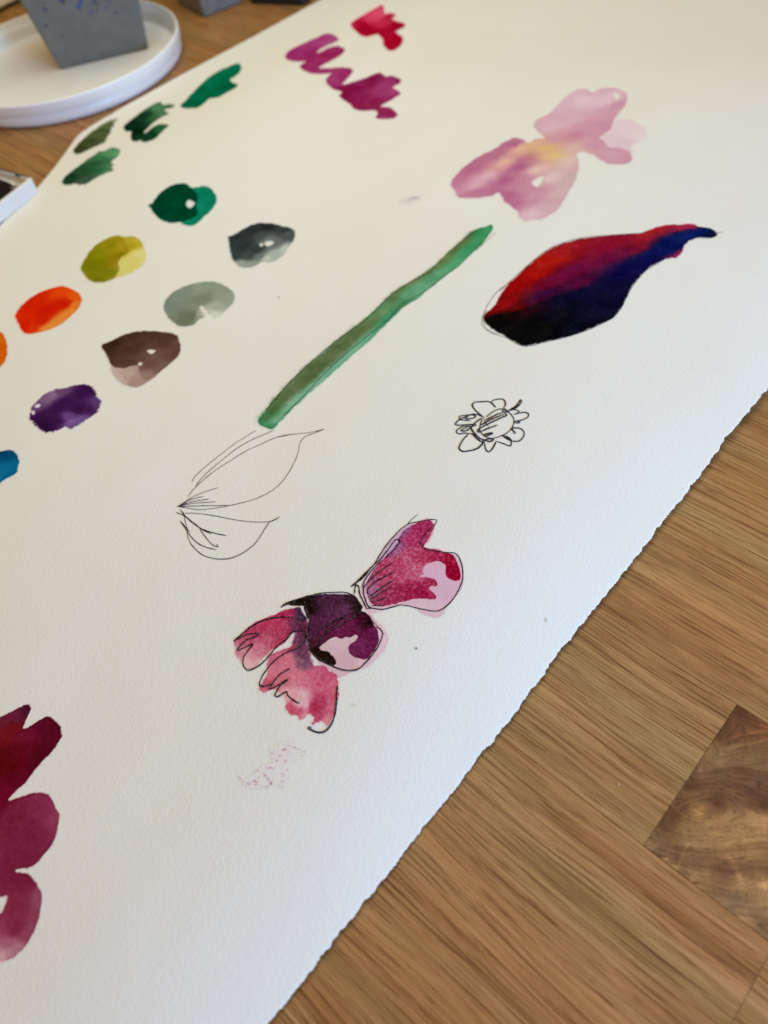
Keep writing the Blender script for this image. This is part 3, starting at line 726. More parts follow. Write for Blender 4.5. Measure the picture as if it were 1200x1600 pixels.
ink("ink_lines", None, [
    (C(*I, [(158,312),(110,350),(75,395),(50,445),(38,485),(45,510),(80,540),(150,562)]), 0.5),
    (C(*I, [(62,430),(45,470),(60,520),(110,548)]), 0.4),
    (C(*I, [(120,345),(160,310),(220,256),(280,202),(340,156),(400,126),(480,101),(560,89),(640,83),(720,77),(800,74),(870,72)]), 0.8),
    (C(*I, [(150,560),(235,603),(340,583),(430,562),(510,537),(590,503),(650,472),(690,428),(715,378),(742,326),(782,276),(822,237),(870,214)]), 0.75),
    (C(*I, [(1040,44),(1100,50),(1135,68),(1138,84),(1110,96),(1060,97)]), 0.7),
    (C(*I, [(1128,74),(1150,72),(1172,68)]), 0.7)], petal)

# ---- small ink blossom
J = (700, 610, 8.571)
ink("ink_drawing", "small scribbled ink daisy with hatched centre", [(C(*J, p), w_) for p, w_ in [
    ([(640,235),(600,185),(570,160),(530,150),(430,155),(360,160),(330,185),(330,215),(370,270),(430,325),(490,370)], 1.1),
    ([(580,155),(620,130),(690,118),(740,125),(768,160),(765,205),(740,240)], 1.0),
    ([(510,360),(570,310),(640,270),(700,250),(760,265),(820,300),(865,350),(885,400),(875,460),(840,525),(780,580),(700,615),(620,640),(560,640),(500,620),(460,585),(430,540),(430,480),(445,420),(470,370)], 0.8),
    ([(790,290),(860,245),(920,200),(960,145),(975,130),(985,150),(960,190),(900,245),(810,280)], 1.0),
    ([(840,265),(900,262),(945,275),(940,300),(880,328)], 0.9),
    ([(880,328),(950,305),(1030,298),(1070,310),(1080,340),(1050,375),(980,400),(920,412),(880,415)], 1.0),
    ([(885,425),(920,440),(965,432),(940,420),(890,418)], 0.9),
    ([(865,580),(905,568),(870,540),(850,510),(900,505),(960,510),(1005,540),(1020,585),(1000,640),(950,680),(880,685),(820,665),(770,635),(740,615),(780,620),(830,650),(845,690),(835,745),(770,725),(700,700),(645,685)], 1.05),
    ([(645,685),(620,740),(590,790),(545,825),(510,800),(495,740),(490,690)], 1.1),
    ([(480,690),(430,750),(380,785),(320,805),(210,820),(160,795),(150,760),(190,680),(240,620),(280,585)], 1.1),
    ([(280,580),(220,575),(160,585),(120,575),(112,550),(140,520),(190,490),(250,485),(300,485),(280,520),(230,545),(170,545),(200,520),(260,500)], 1.0),
    ([(300,490),(380,465),(330,460),(250,462),(150,470),(105,465),(100,450),(140,405),(200,370),(280,340),(340,320),(400,330),(450,355)], 1.0),
    ([(160,395),(148,370),(170,345),(240,335),(320,330),(370,345),(350,370),(280,382),(235,375),(270,350)], 1.0),
    ([(160,400),(230,400),(305,412)], 0.9),
    ([(500,400),(600,350),(680,315),(740,300)], 1.0),
    ([(440,470),(540,410),(640,365),(760,320)], 1.1),
    ([(430,510),(560,440),(680,385),(760,350),(785,335),(760,300)], 1.1),
    ([(440,555),(540,510),(665,465)], 1.1),
    ([(470,600),(540,580),(600,575),(540,605),(480,620)], 1.1),
    ([(490,380),(495,425),(545,490)], 0.6),
    ([(300,490),(330,540),(380,600),(440,650),(500,670),(560,690),(610,660),(570,650),(510,660),(450,690),(380,640),(330,590),(270,580)], 1.1),
    ([(450,370),(400,410),(330,470),(310,520),(340,560),(400,640),(480,660)], 1.0),
    ([(420,510),(400,540),(410,565),(430,550),(420,520)], 1.1),
    ([(730,260),(740,290),(790,290),(760,250),(720,255)], 1.2)]], w=0.46)

# ---- pen sketch of a bud
K = (260, 660, 4.615)
ink("ink_drawing", "thin pen sketch of a leafy bud below the stem", [(C(*K, p), w_) for p, w_ in [
    ([(185,435),(200,400),(260,340),(370,250),(480,165),(570,105),(645,60)], 0.55),
    ([(212,463),(250,410),(310,350),(400,275),(500,195),(600,135),(690,95),(780,55)], 0.6),
    ([(160,542),(175,510),(230,450),(330,365),(480,265),(600,195),(700,150),(785,112),(880,90),(1000,78),(1080,65),(1138,50)], 0.6),
    ([(785,112),(830,102),(880,93)], 0.7), ([(1138,48),(1110,58),(1080,66)], 1.0),
    ([(1138,50),(1060,80),(1000,105),(965,145),(955,200),(935,260),(890,350),(830,435),(750,500),(650,550),(550,580),(450,602),(340,622),(230,630),(160,620),(85,608)], 0.6),
    ([(85,608),(180,545),(270,505),(380,470)], 0.6), ([(85,608),(180,575),(310,553)], 0.7), ([(85,608),(200,585),(360,573)], 0.65),
    ([(85,608),(250,603),(450,600)], 0.65), ([(85,608),(170,560),(270,535)], 0.7), ([(75,608),(110,600),(150,580)], 1.1),
    ([(70,650),(130,675),(200,730),(270,780),(325,805)], 1.0), ([(100,630),(150,690),(240,760),(330,795),(435,818)], 1.0),
    ([(130,658),(200,657),(300,667),(400,685),(520,708),(640,720),(740,718),(775,705),(818,682)], 0.65), ([(745,720),(785,702),(818,682)], 1.0),
    ([(745,718),(710,770),(660,850),(600,910),(520,960),(440,985),(360,985),(280,965),(220,925),(175,870),(155,820),(150,770),(135,700),(125,650)], 0.75),
    ([(100,710),(140,770),(200,850),(270,895),(365,920)], 0.75),
    ([(240,765),(270,810),(310,860),(345,890),(375,898),(370,885),(355,880)], 0.75),
    ([(100,710),(130,745),(175,795)], 0.7)]])

# ---- crimson flower with ink outlines
Pq, Q, Rr = (540, 790, 6), (430, 900, 6.316), (350, 930, 6)
flower = film("painted_flower", "crimson and plum flower with black ink outlines", [
    # right petal: pale wash then crimson
    dict(poly=C(*Pq, [(180,690),(230,600),(300,490),(400,340),(500,240),(570,190),(680,145),(790,120),(830,180),(830,240),(800,300),(760,350),(720,385),(760,400),(860,405),(920,430),(1000,450),(1050,470),(1085,540),(1100,600),(1110,680),(1090,760),(1050,830),(990,900),(940,960),(920,1020),(870,1050),(800,1045),(720,1010),(660,965),(560,940),(480,945),(400,960),(330,990),(250,1005),(190,985),(150,900),(130,820),(150,740)]),
         pts=shift([(850,600,194,156,172),(950,800,192,156,170),(850,980,196,164,174),(300,850,190,162,176),(600,300,186,150,172),(750,180,198,160,170),(1080,600,194,166,176),(250,980,198,168,176),(450,350,176,150,172)], *Pq), soft=0.3, rough=0.3, edge=0.22, ew=0.3, gran=0.06, var=0.12),
    dict(poly=C(*Pq, [(200,830),(190,760),(230,660),(300,560),(380,470),(470,380),(520,270),(580,210),(680,160),(760,128),(810,150),(830,200),(800,270),(770,320),(730,380),(760,400),(850,410),(920,435),(990,455),(1020,490),(1050,550),(1075,630),(1075,680),(1035,705),(970,685),(940,650),(940,570),(900,530),(850,520),(790,535),(740,570),(720,620),(735,640),(700,665),(780,675),(830,690),(860,730),(845,755),(800,755),(780,775),(800,800),(840,840),(840,875),(780,875),(700,870),(620,878),(560,895),(470,920),(380,940),(300,940),(240,920),(220,880)]),
         pts=shift([(600,300,160,50,92),(700,200,150,40,80),(600,500,170,72,100),(500,600,170,66,94),(700,480,165,60,90),(850,460,155,42,75),(980,500,145,22,55),(1010,620,140,8,45),(1040,670,140,8,45),(650,600,176,88,115),(710,640,180,100,125),(560,820,145,36,70),(750,810,145,26,65),(800,710,150,42,75),(350,700,160,62,90),(300,880,155,66,98),(420,880,150,52,85),(250,720,150,84,115),(540,240,128,72,114),(420,400,140,84,120),(480,330,132,70,110),(220,820,158,108,135),(400,560,164,64,94)], *Pq),
         over=True, dens=1.08, soft=0.25, rough=0.28, edge=0.14, ew=0.3, gran=0.55, var=0.14, warp=1.0),
    # plum centre
    dict(poly=C(*Q, [(340,760),(400,820),(450,880),(540,930),(600,1000),(680,990),(740,950),(830,930),(920,890),(1000,810),(1080,730),(1115,640),(1100,560),(1050,490),(1020,470),(960,400),(920,365),(870,400),(700,560),(450,680)]),
         pts=shift([(600,760,192,160,168),(650,680,196,166,172),(1080,620,202,176,184),(900,880,198,170,178),(600,960,194,164,172),(960,420,196,166,174),(700,860,190,154,164)], *Q), soft=0.3, rough=0.3, edge=0.2, ew=0.3, gran=0.08, var=0.14),
    dict(poly=C(*Q, [(130,285),(170,245),(240,225),(310,200),(400,187),(480,182),(600,180),(690,180),(760,187),(800,210),(830,260),(860,310),(855,345),(900,360),(940,410),(970,470),(1000,520),(1020,590),(1020,660),(990,720),(950,770),(890,825),(820,815),(750,780),(720,720),(740,680),(790,640),(820,600),(790,580),(740,605),(690,600),(660,620),(600,605),(540,625),(480,665),(440,700),(450,730),(490,740),(530,750),(560,790),(600,830),(600,870),(555,885),(500,865),(430,830),(370,770),(340,735),(330,660),(320,560),(330,440),(310,400),(290,340),(280,300),(220,300),(160,295)]),
         pts=shift([(250,260,22,18,26),(160,275,28,24,30),(330,250,36,22,42),(310,330,30,20,34),(450,230,70,36,78),(600,230,66,32,74),(750,220,44,24,50),(820,280,28,18,34),(550,330,84,44,92),(680,340,88,44,92),(420,450,78,34,82),(350,550,68,28,72),(600,560,100,30,84),(750,500,94,24,78),(880,420,62,16,54),(960,550,94,24,82),(850,700,104,36,94),(790,740,94,30,84),(400,740,28,16,26),(500,800,26,16,25),(560,840,28,17,27),(380,660,56,22,52),(480,620,84,30,72),(930,440,40,12,40)], *Q),
         over=True, tint=(1.03, 1.05, 1.32), soft=0.22, rough=0.26, edge=0.10, ew=0.3, gran=0.26, var=0.14, warp=0.9),
    # upper left petal
    dict(poly=C(*Rr, [(100,430),(150,380),(220,310),(300,255),(380,215),(480,180),(560,145),(650,120),(715,115),(740,180),(775,220),(770,300),(740,330),(690,340),(640,360),(610,400),(570,450),(500,490),(430,530),(370,590),(340,620),(290,690),(240,700),(190,660),(140,610),(110,550),(105,480)]),
         pts=shift([(600,170,166,42,78),(450,250,178,64,96),(300,320,170,60,88),(550,320,170,60,88),(400,430,180,86,108),(200,430,176,86,108),(250,560,196,132,143),(200,640,206,164,168),(150,520,190,122,137),(320,520,190,116,132),(720,240,78,42,68),(680,300,118,48,80),(750,200,72,42,62),(500,400,172,66,92),(330,620,202,156,162)], *Rr),
         dens=1.08, tint=(1.2, 1.0, 1.0), soft=0.3, rough=0.35, edge=0.1, ew=0.3, gran=0.40, var=0.14, warp=1.0),
    # lower petal
    dict(poly=C(*Rr, [(605,495),(640,475),(660,420),(700,400),(750,450),(790,600),(830,640),(870,660),(930,665),(1000,710),(1060,765),(1075,830),(1070,920),(1060,1000),(1050,1080),(1020,1150),(990,1210),(960,1220),(930,1180),(880,1185),(830,1210),(840,1150),(800,1120),(740,1160),(710,1160),(690,1120),(640,1120),(600,1085),(575,1050),(580,1005),(560,960),(500,900),(440,880),(390,910),(320,900),(340,850),(390,770),(410,720),(400,640),(430,570),(500,530),(560,505)]),
         pts=shift([(500,620,190,102,122),(450,700,196,117,132),(600,600,196,112,127),(400,850,186,92,113),(350,880,192,112,127),(700,780,196,117,132),(600,800,191,107,122),(850,800,191,102,122),(950,750,186,88,113),(1000,850,191,97,117),(600,940,206,156,160),(560,990,206,168,170),(740,960,206,162,167),(760,1030,206,168,171),(690,1020,206,168,170),(880,1000,172,54,84),(900,1120,176,68,93),(830,1050,172,50,80),(680,1085,186,86,107),(620,1060,186,82,102),(960,1190,198,128,142),(1020,1050,191,102,122),(740,1130,198,128,142),(550,560,190,96,117),(660,520,160,60,90),(790,560,150,80,105)], *Rr),
         dens=1.08, tint=(1.25, 1.0, 1.0), soft=0.3, rough=0.45, dry=0.2, edge=0.1, ew=0.3, gran=0.34, var=0.14, warp=1.0),
    # plum running between the petals
    dict(poly=C(*Rr, [(690,260),(770,225),(800,300),(790,450),(800,520),(815,600),(830,660),(790,695),(720,690),(665,640),(645,580),(645,520),(640,450),(660,380)]),
         pts=shift([(760,300,82,44,82),(720,420,96,58,100),(740,560,104,70,108),(760,650,116,84,118),(690,600,140,104,130),(680,480,124,84,112)], *Rr),
         over=True, tint=(1.05, 1.2, 1.45), soft=1.6, rough=0.9, edge=0.0, gran=0.3, var=0.2)], 0.2, ref=(204, 202, 197))
ink("ink_lines", None,
    [(C(*Pq, p), w_) for p, w_ in [
        ([(50,762),(130,700),(200,630),(270,550),(330,450),(400,350),(480,260),(540,205),(600,170),(700,150),(800,133),(860,135)], 0.9),
        ([(860,135),(830,190),(770,240),(720,300),(705,350),(720,390),(760,410),(850,430),(950,443),(1030,450),(1070,500),(1095,580),(1100,650),(1085,730),(1040,830),(980,910),(920,965),(860,990),(780,985),(680,965),(580,940),(510,935),(430,955),(350,975),(270,965),(190,968)], 0.9),
        ([(580,175),(620,130),(680,80)], 0.55),
        ([(95,722),(180,640),(250,570),(330,500),(410,400),(460,330),(490,320),(510,345),(480,380),(430,440),(370,495)], 1.0),
        ([(50,762),(95,728),(150,685),(215,620)], 1.5),
        ([(430,540),(360,590),(280,650),(210,720),(170,780),(175,850),(205,930),(240,960)], 1.0),
        ([(165,800),(170,720),(230,630),(300,550),(340,510)], 0.9),
        ([(465,620),(380,660),(290,710),(220,770),(205,820),(240,840)], 0.9),
        ([(455,700),(380,745),(300,800),(210,870)], 1.1), ([(430,760),(350,810),(270,860),(230,880),(250,910)], 1.0),
        ([(385,860),(310,890),(250,915)], 1.0), ([(240,940),(300,940),(360,943)], 0.9),
        ([(95,820),(85,780),(100,745),(125,760),(130,810),(150,870),(190,940),(200,968)], 0.9),
        ([(205,940),(230,960),(340,975)], 0.8)]] +
    [(C(*Q, p), w_) for p, w_ in [
        ([(60,308),(110,270),(200,240),(320,205),(440,175),(560,165),(680,162),(740,180),(790,205)], 1.0),
        ([(55,312),(90,290),(150,270),(230,240)], 1.3),
        ([(780,190),(782,150),(800,95),(825,110),(830,170),(870,260),(910,330)], 0.8),
        ([(860,350),(760,420),(640,490),(540,550),(470,600),(430,670)], 1.0),
        ([(700,390),(600,440),(500,500),(420,520)], 1.0), ([(690,400),(620,460),(560,510),(480,560)], 0.9),
        ([(330,740),(340,690),(320,600),(330,500),(340,430),(310,330),(290,250)], 1.1),
        ([(340,740),(400,790),(480,850),(560,890),(650,925),(740,935),(820,920),(890,860),(950,790),(1010,710),(1050,620),(1060,560),(1030,520),(990,505)], 1.0),
        ([(950,430),(1020,510),(1080,580)], 0.4)]] +
    [(C(*Rr, p), w_) for p, w_ in [
        ([(85,435),(140,390),(200,340),(300,270),(400,230),(500,210),(600,207),(650,215),(640,228)], 1.0),
        ([(85,435),(180,385),(260,365),(330,365),(270,400),(200,430),(150,480),(130,520),(200,490),(275,460),(220,530),(185,590),(180,650),(205,690),(235,705),(300,680),(380,620),(440,550),(510,470),(570,430),(605,395),(620,365),(660,345),(720,332),(760,340)], 1.0),
        ([(770,340),(765,400),(740,460),(690,500),(620,525),(550,560),(470,620),(400,700),(350,780),(335,830),(350,858),(400,850),(450,835),(430,885),(500,850),(600,790),(530,850),(490,910),(480,945),(510,950),(560,920),(590,905),(600,940),(650,985),(700,1015),(710,1000)], 1.05),
        ([(430,880),(460,820),(520,750),(615,690),(570,720)], 1.0),
        ([(1065,850),(1055,920),(1055,1000),(1045,1100),(1020,1180),(980,1250),(930,1285),(880,1290),(830,1270),(790,1245),(825,1240)], 1.2)]], flower, w=0.35)

# ---- big dark red flower at the left
c7 = [(0,1090,7.27)]; c7 = (0, 1090, 7.27); c8 = (0, 1290, 7.27)
film("painted_flower", "big dark wine red flower cut by the frame edge", [dict(
    poly=[(-75,1150),(-40,1140)] + C(*c7, [(0,230),(60,195),(150,150),(240,105),(310,80),(335,95),(345,130),(325,200),(290,270),(268,335),(285,350),(350,320),(430,270),(500,228),(545,215),(590,230),(650,290),(690,340),(700,400),(690,460),(640,550),(570,640),(500,710),(420,800),(340,895),(270,980),(190,1050),(140,1110),(100,1165),(180,1150),(280,1115),(380,1085),(470,1083),(540,1100),(580,1140),(610,1200),(640,1260),(668,1320),(675,1400),(655,1490)])
        + C(*c8, [(660,20),(630,130),(580,230),(500,330),(420,420),(330,475),(250,485),(180,510),(230,540),(310,555),(380,610),(430,690),(465,760),(475,830),(465,930),(440,1040),(410,1140),(370,1240),(310,1340),(230,1430),(150,1500),(80,1530),(0,1550)]) + [(-40,1500),(-75,1470)],
    pts=shift([(150,200,96,29,52),(300,130,70,15,35),(100,400,102,16,23),(300,420,96,15,36),(560,330,80,5,28),(250,650,88,6,22),(80,750,82,0,16),(400,700,76,0,22),(200,950,86,0,26),(60,1100,102,10,36),(400,1200,116,36,62),(200,1300,109,29,52),(560,1250,126,41,70),(640,1340,132,52,78),(300,1500,112,32,59)], *c7)
        + shift([(300,200,112,32,59),(200,450,112,30,56),(300,620,112,30,56),(445,850,134,64,84),(250,900,116,36,59),(200,1150,116,36,59),(300,1250,132,58,78),(100,1350,152,84,101),(100,1460,170,118,126),(200,1420,162,104,115),(20,1500,186,146,148),(400,1100,128,54,76)], *c8),
    holes=[[(-30,1400)] + C(*c8, [(0,812),(72,800),(76,850),(45,930),(0,1000)]) + [(-25,1425)]],
    soft=0.25, rough=0.28, dry=0.08, edge=0.22, ew=0.35, gran=0.1, var=0.08, warp=1.2)], 0.22)

# ---- faint dabs: speckles, a smudge, specks
def dots(name, label, lst, step=0.12):
    layers = []
    for (x, y, rx, ry, c) in lst:
        a0 = random.uniform(0, 6)
        layers.append(dict(poly=[(x + rx * math.cos(a0 + t) * random.uniform(0.7, 1.2), y + ry * math.sin(a0 + t) * random.uniform(0.7, 1.2)) for t in np.linspace(0, 2 * math.pi, 7)[:-1]],
                           col=c, soft=0.6 if rx < 4 else 4.0, rough=0.12 if rx < 4 else 1.0, rscale=0.6, edge=0, var=0, n=3))
    return film(name, label, layers, step)
sp = [(720,205),(775,220),(835,242),(715,278),(735,268),(775,308),(660,350),(580,290),(560,322),(620,420),(745,415),(705,460),(955,350),(995,297),(905,270),(480,520),(515,526),(550,524),(572,518),(375,560),(455,595),(470,635),(375,645),(515,665),(530,685),(320,690),(355,705),(285,705),(220,710),(335,738),(370,745),(415,758),(475,768),(130,655),(700,690),(695,600),(735,600),(765,535),(700,765),(250,745),(690,280),(860,240)]
lst = []
for x, y in sp:
    for q in range(random.choice((1, 2, 2, 3))):
        g = random.uniform(0, 1)
        lst.append((360 + x / 8.571 + random.gauss(0, 1.8) * (q > 0), 1140 + y / 8.571 + random.gauss(0, 1.2) * (q > 0), random.uniform(0.5, 2.3), random.uniform(0.5, 1.2), (178 + 16 * g, 142 + 40 * g, 148 + 32 * g)))
lst.append((423.6, 1224, 2.2, 2.0, (158, 104, 122)))
lst += [(445, 1178, 17, 13, (201, 193, 188)), (428, 1208, 18, 12, (201, 194, 189)), (402, 1222, 20, 9, (202, 196, 189))]
dots("paint_speckles", "faint dry pink speckles below the ink flower", lst)["kind"] = "stuff"
dots("pen_smudge", "small grey smudge left of the pink flower", [(633,316,7,2.2,(182,178,172)),(643,311,8,2.2,(172,168,164)),(650,309,4,1.5,(166,162,158))], 0.25)
for q in [(436,464,1.6,1.6,(160,152,146)),(650,1013,1.6,1.4,(70,60,62)),(853,968,0.9,3.2,(160,140,130)),(553,1102,1.0,0.8,(150,145,142))]:
    dots("ink_speck", "tiny dark speck on bare paper", [q], 0.15)

# ------------------------------------------------------------------ white lid under the grey cup
M_lid = plastic("lid_plastic", (0.90, 0.89, 0.87), 0.38, 30, 0.02)
M_lidfloor = plastic("lid_floor", (0.84, 0.84, 0.83), 0.45, 30, 0.04)
LC = np.array([-144.99, 536.91]); LR, LH = 73.6, 13.3
def lathe(name, prof, material, parent, seg=128, close=False):
    v = []; f = []
    for r, z in prof:
        for k in range(seg):
            a = 2 * math.pi * k / seg
            v.append((r * math.cos(a) * MM, r * math.sin(a) * MM, z * MM))
    n = len(prof)
    for i in range(n - 1):
        for k in range(seg):
            k2 = (k + 1) % seg
            f.append((i * seg + k, i * seg + k2, (i + 1) * seg + k2, (i + 1) * seg + k))
    if close:
        f.append(tuple(range((n - 1) * seg, n * seg)))
    return mesh_obj(name, v, f, material, parent, True)
lid = tag(empty("plastic_lid", (LC[0] * MM, LC[1] * MM, 0.0)), "round white plastic lid used as saucer under the grey cup", "lid")
lathe("rim", [(70.4, 2.2), (70.6, 3.0), (70.8, 7.0), (71.0, 8.0), (71.9, 8.5), (72.0, 12.6), (72.4, 13.2), (73.0, 13.3), (73.5, 12.9), (73.6, 12.2), (73.6, 7.6), (73.4, 7.1), (72.4, 6.9), (72.0, 6.5), (72.1, 5.9), (72.5, 5.6), (72.4, 1.8), (71.7, 0.7), (70.6, 0.1), (66, 0.0)], M_lid, lid)
lathe("base", [(0.01, 0.05), (70, 0.05), (70.5, 1.0), (70.45, 2.25), (66, 2.3), (0.01, 2.3)], M_lidfloor, lid)

# ------------------------------------------------------------------ grey cups
M_cup = plastic("cup_grey", (0.165, 0.168, 0.150), 0.62, 160, 0.10, 0.35)
M_cup2 = plastic("cup_grey_pale", (0.20, 0.195, 0.175), 0.6, 160, 0.16, 0.35)
M_drip = plastic("blue_drip", (0.012, 0.065, 0.24), 0.5, 300, 0.5)
M_drip2 = plastic("dark_drip", (0.03, 0.06, 0.12), 0.5, 300, 0.5)
M_drip3 = plastic("dull_drip", (0.05, 0.055, 0.06), 0.6, 300, 0.4)
def rrect(w, d, r, n=5):
    pts = []
    for cx, cy, a0 in ((w / 2 - r, d / 2 - r, 0), (-w / 2 + r, d / 2 - r, 90), (-w / 2 + r, -d / 2 + r, 180), (w / 2 - r, -d / 2 + r, 270)):
        for k in range(n):
            a = math.radians(a0 + 90 * k / (n - 1)); pts.append((cx + r * math.cos(a), cy + r * math.sin(a)))
    return pts
def loft(name, rings, material, parent=None, cap0=True, cap1=True, smooth_shade=False):
    """rings: list of (list of xy mm, z mm) with equal counts, listed counter-clockwise, going outside-up then inside-down"""
    v = []; f = []; n = len(rings[0][0])
    for pts, z in rings:
        v += [(x * MM, y * MM, z * MM) for x, y in pts]
    for i in range(len(rings) - 1):
        for k in range(n):
            k2 = (k + 1) % n
            f.append((i * n + k, i * n + k2, (i + 1) * n + k2, (i + 1) * n + k))
    if cap0: f.append(tuple(range(n - 1, -1, -1)))
    if cap1: f.append(tuple(range((len(rings) - 1) * n, len(rings) * n)))
    return mesh_obj(name, v, f, material, parent, smooth_shade)
CUP_K, CW, CD = 0.13, 56.4, 44.0
def cup(center, ang, z0, w, d, k, h, material, label, name="water_cup"):
    root = tag(empty(name, (center[0] * MM, center[1] * MM, z0 * MM)), label, "cup")
    root.rotation_euler = (0, 0, ang)
    R = lambda z, ins: (rrect(w + 2 * k * z - 2 * ins, d + 2 * k * z - 2 * ins, 2.0), z)
    loft("body", [R(0, 1.2), R(0.5, 0.4), R(1.2, 0.0), R(h - 0.6, 0.0), R(h, 0.5), R(h, 1.7), R(h - 0.6, 2.2), (R(3.5, 2.2)[0], 3.5)], material, root)
    return root
ca = math.radians(7.76)
fm = np.array([-121.3, 537.0]); cc = fm + np.array([-math.sin(ca), math.cos(ca)]) * CD / 2
cup1 = cup(cc, ca, 2.3, CW, CD, CUP_K, 78, M_cup, "square grey water cup with blue paint splashes, standing in the white lid")
def drips(root, w, d, k, lst):
    for x, z, hw, hh, m_ in lst:      # on the face towards the camera
        n = 14; v = []; f = []; hw *= 1.6; hh *= 1.4
        for i in range(n):
            a = 2 * math.pi * i / n
            r = random.uniform(0.75, 1.15)
            zz = z + hh * math.sin(a) * r; xx = x + hw * math.cos(a) * r * (1.0 if math.sin(a) > -0.2 else 0.75)
            yy = -(d / 2 + k * zz) - 0.06
            v.append((xx * MM, yy * MM, zz * MM))
        v.append((x * MM, (-(d / 2 + k * z) - 0.35) * MM, z * MM))
        for i in range(n): f.append((i, (i + 1) % n, n))
        mesh_obj("paint_splash", v, f, m_, root, True)
sp_ = [(-11, 41, 1.6, 3.6, M_drip), (-10.5, 36, 0.8, 1.2, M_drip2), (-1, 39, 0.6, 3.2, M_drip2), (-0.8, 34, 0.8, 0.9, M_drip2),
       (9, 43, 2.0, 3.4, M_drip), (6.3, 37.5, 0.8, 2.2, M_drip), (6, 32, 0.6, 1.0, M_drip2), (12.5, 33.5, 0.6, 1.1, M_drip2), (14, 41, 1.0, 2.2, M_drip),
       (16, 24, 1.2, 0.4, M_drip2), (-22, 34, 0.8, 0.7, M_drip2), (-25, 25.5, 0.6, 1.0, M_drip2), (-19, 18, 0.5, 0.6, M_drip2), (-4, 46, 0.9, 2.8, M_drip), (20, 36, 0.5, 0.8, M_drip2)]
r2 = random.Random(3)
for _ in range(34):                               # finer spatter, thinning out downwards
    z_ = 50 - 24 * r2.random() ** 1.6
    sp_.append((r2.gauss(3, 9), z_, r2.uniform(0.22, 0.6), r2.uniform(0.3, 1.8), r2.choice((M_drip, M_drip, M_drip2))))
drips(cup1, CW, CD, CUP_K, sp_)

e1 = math.radians(29.0); ex = np.array([math.cos(e1), math.sin(e1)]); ey = np.array([-math.sin(e1), math.cos(e1)])
c2 = np.array([-58.4, 581.7]) + ex * 15.5 + ey * 20
cup2 = cup(c2, e1, 0, 31, 40, 0.02, 52, M_cup2, "small grey square cup with dark stains behind the lid")
drips(cup2, 31, 40, 0.02, [(-11, 10, 0.5, 1.4, M_drip3), (-3, 12, 0.4, 2.0, M_drip3), (6, 9, 0.4, 1.0, M_drip3), (11, 13, 0.6, 1.2, M_drip3)])

# ------------------------------------------------------------------ black cuboid and pad beyond
M_black = plastic("black_cuboid", (0.010, 0.010, 0.012), 0.55, 80, 0.3)
fa, fb = at([(390, 6), (476, 10)], 0)                       # its front foot, left and right
bx = (fb - fa) / np.linalg.norm(fb - fa); by = np.array([-bx[1], bx[0]]); be = math.atan2(bx[1], bx[0])
BW = float(np.linalg.norm(fb - fa))
bc = (fa + fb) / 2 + by * 40
blk = loft("black_cuboid", [(rrect(BW - 1, 79, 2), 0), (rrect(BW, 80, 2.5), 1.2), (rrect(BW, 80, 2.5), 33), (rrect(BW - 1.5, 78.5, 2), 34)], M_black)  # plain black block filling the dark area behind the paper
blk.location = (bc[0] * MM, bc[1] * MM, 0); blk.rotation_euler = (0, 0, be)
tag(blk, "black case at the top edge behind the paper", "case")
M_pad = plastic("pad_cream", (0.60, 0.53, 0.44), 0.7, 20, 0.03)
M_padshade = plastic("pad_shade", (0.10, 0.08, 0.06), 0.8, 200, 0.3)
pe = math.radians(47); px_, py_ = np.array([math.cos(pe), math.sin(pe)]), np.array([-math.sin(pe), math.cos(pe)])
pc = np.array([-203, 664.5]) + py_ * 55 + px_ * -5
pad = tag(empty("paper_pad", (pc[0] * MM, pc[1] * MM, 0)), "cream pad corner at the upper left behind the lid", "pad")
pad.rotation_euler = (0, 0, pe)
loft("shade_block", [(rrect(176, 106, 1), 0.0), (rrect(176, 106, 1), 3.2)], M_padshade, pad)  # dark-coloured inset block paints the shadow under the cover
loft("cover", [(rrect(180, 110, 1.5), 3.2), (rrect(180, 110, 1.5), 4.3)], M_pad, pad)

# ------------------------------------------------------------------ paint box at the left
M_box = plastic("box_white", (0.78, 0.77, 0.74), 0.35, 40, 0.03)
M_blackpaint = plastic("black_paint", (0.004, 0.005, 0.005), 0.6, 500, 0.6, 0.1)
M_stain = plastic("paint_stain", (0.05, 0.055, 0.06), 0.5, 900, 0.8)
M_smear = plastic("paint_smear", (0.22, 0.24, 0.24), 0.4, 900, 0.5)
pb = tag(empty("paint_box", (0, 0, 0)), "white plastic paint box with black paint, at the left edge on the paper", "paint box")
ba = math.radians(55)
b1 = np.array([math.cos(ba), math.sin(ba)]); b2 = np.array([math.cos(ba + math.radians(86)), math.sin(ba + math.radians(86))])
CORNER = np.array([-142.6, 389.0])
def boxring(ins, r=3.0, n=6):
    Wb, Db = 120.0, 74.0
    c0 = CORNER - b1 * Wb / 2 + b2 * Db / 2
    return [tuple(c0 + b1 * x + b2 * y) for x, y in rrect(Wb - 2 * ins, Db - 2 * ins, max(0.8, r - ins * 0.5), n)]
Z0, ZT = 1.35, 9.4
loft("tray", [(boxring(0.8), Z0), (boxring(0.2), Z0 + 0.5), (boxring(0), Z0 + 1.2), (boxring(0), ZT - 0.6), (boxring(0.5), ZT), (boxring(1.9), ZT), (boxring(2.2), ZT - 0.5), (boxring(2.9), Z0 + 4.4)], M_box, pb)
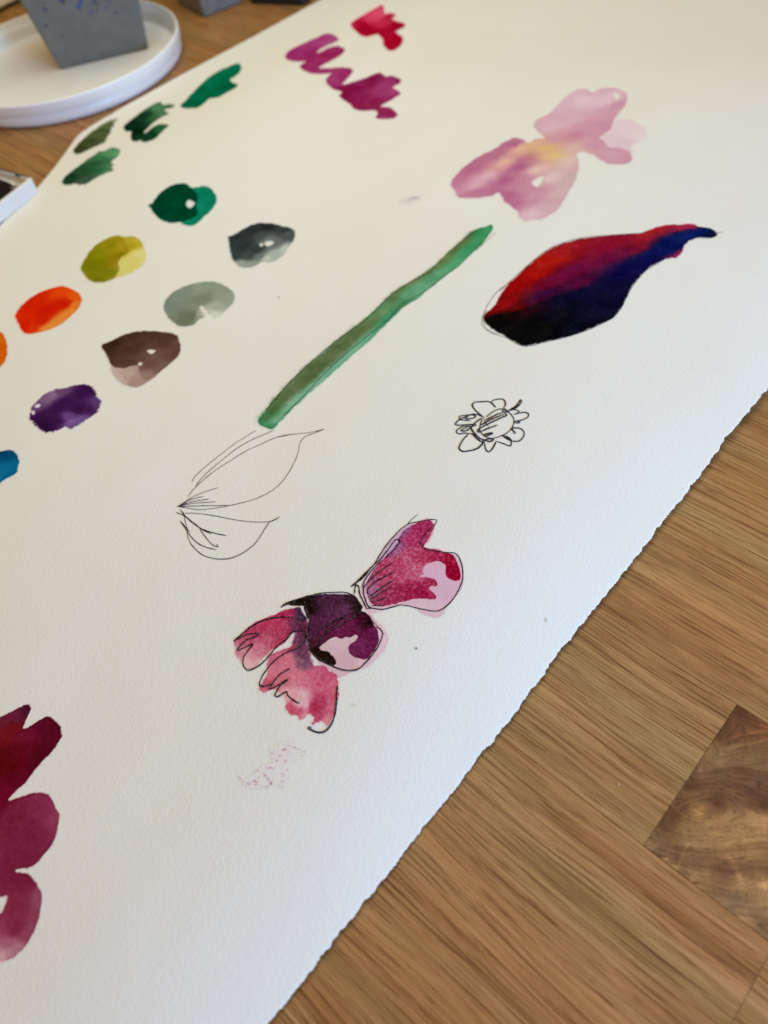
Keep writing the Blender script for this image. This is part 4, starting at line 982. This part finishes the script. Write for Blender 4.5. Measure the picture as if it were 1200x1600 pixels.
def boxpatch(name, x0, x1, y0, y1, z, material, rough=0.6, lab=None):
    """an uneven puddle, x back from the near corner, y across"""
    n = 40; v = []; 
    for k in range(n):
        a = 2 * math.pi * k / n
        sx, sy = math.copysign(abs(math.cos(a)) ** 0.45, math.cos(a)), math.copysign(abs(math.sin(a)) ** 0.45, math.sin(a))
        q = CORNER - b1 * ((x0 + x1) / 2 + sx * (x1 - x0) / 2 + random.uniform(-rough, rough)) + b2 * ((y0 + y1) / 2 + sy * (y1 - y0) / 2 + random.uniform(-rough, rough))
        v.append((q[0] * MM, q[1] * MM, z * MM))
    q = CORNER - b1 * (x0 + x1) / 2 + b2 * (y0 + y1) / 2
    v.append((q[0] * MM, q[1] * MM, (z + 0.5) * MM))
    f = [((k + 1) % n, k, n) for k in range(n)]
    o = mesh_obj(name, v, f, material, pb, True)
    if lab: o["label"] = lab
    return o
boxpatch("paint", 3.7, 60, 3.7, 70, Z0 + 4.5, M_blackpaint, 0.35, "wet black paint in the tray")
boxpatch("paint_stain", 5.5, 8.5, 5.0, 11, Z0 + 4.95, M_smear, 0.9)
boxpatch("paint_stain", 0.3, 2.6, 8.0, 12, ZT + 0.03, M_stain, 0.3)
boxpatch("paint_stain", 0.35, 1.6, 2.0, 36, ZT + 0.02, M_stain, 0.15)

# ------------------------------------------------------------------ crumb on the wood
M_crumb = plastic("crumb", (0.62, 0.50, 0.34), 0.8, 900, 0.2)
def crumb(p, r, label):
    P = at([p], 0)[0]
    bm = bmesh.new(); bmesh.ops.create_icosphere(bm, subdivisions=2, radius=r * MM)
    for vv in bm.verts:
        vv.co *= random.uniform(0.75, 1.2); vv.co.z = vv.co.z * 0.6 + r * 0.55 * MM
    me = bpy.data.meshes.new("crumb"); bm.to_mesh(me); bm.free(); me.materials.append(M_crumb)
    o = bpy.data.objects.new("crumb", me); scene.collection.objects.link(o)
    o.location = (P[0] * MM, P[1] * MM, 0)
    tag(o, label, "crumb")
crumb((967, 1226), 0.26, "tiny pale crumb on the bare wood left of the knotty stave")
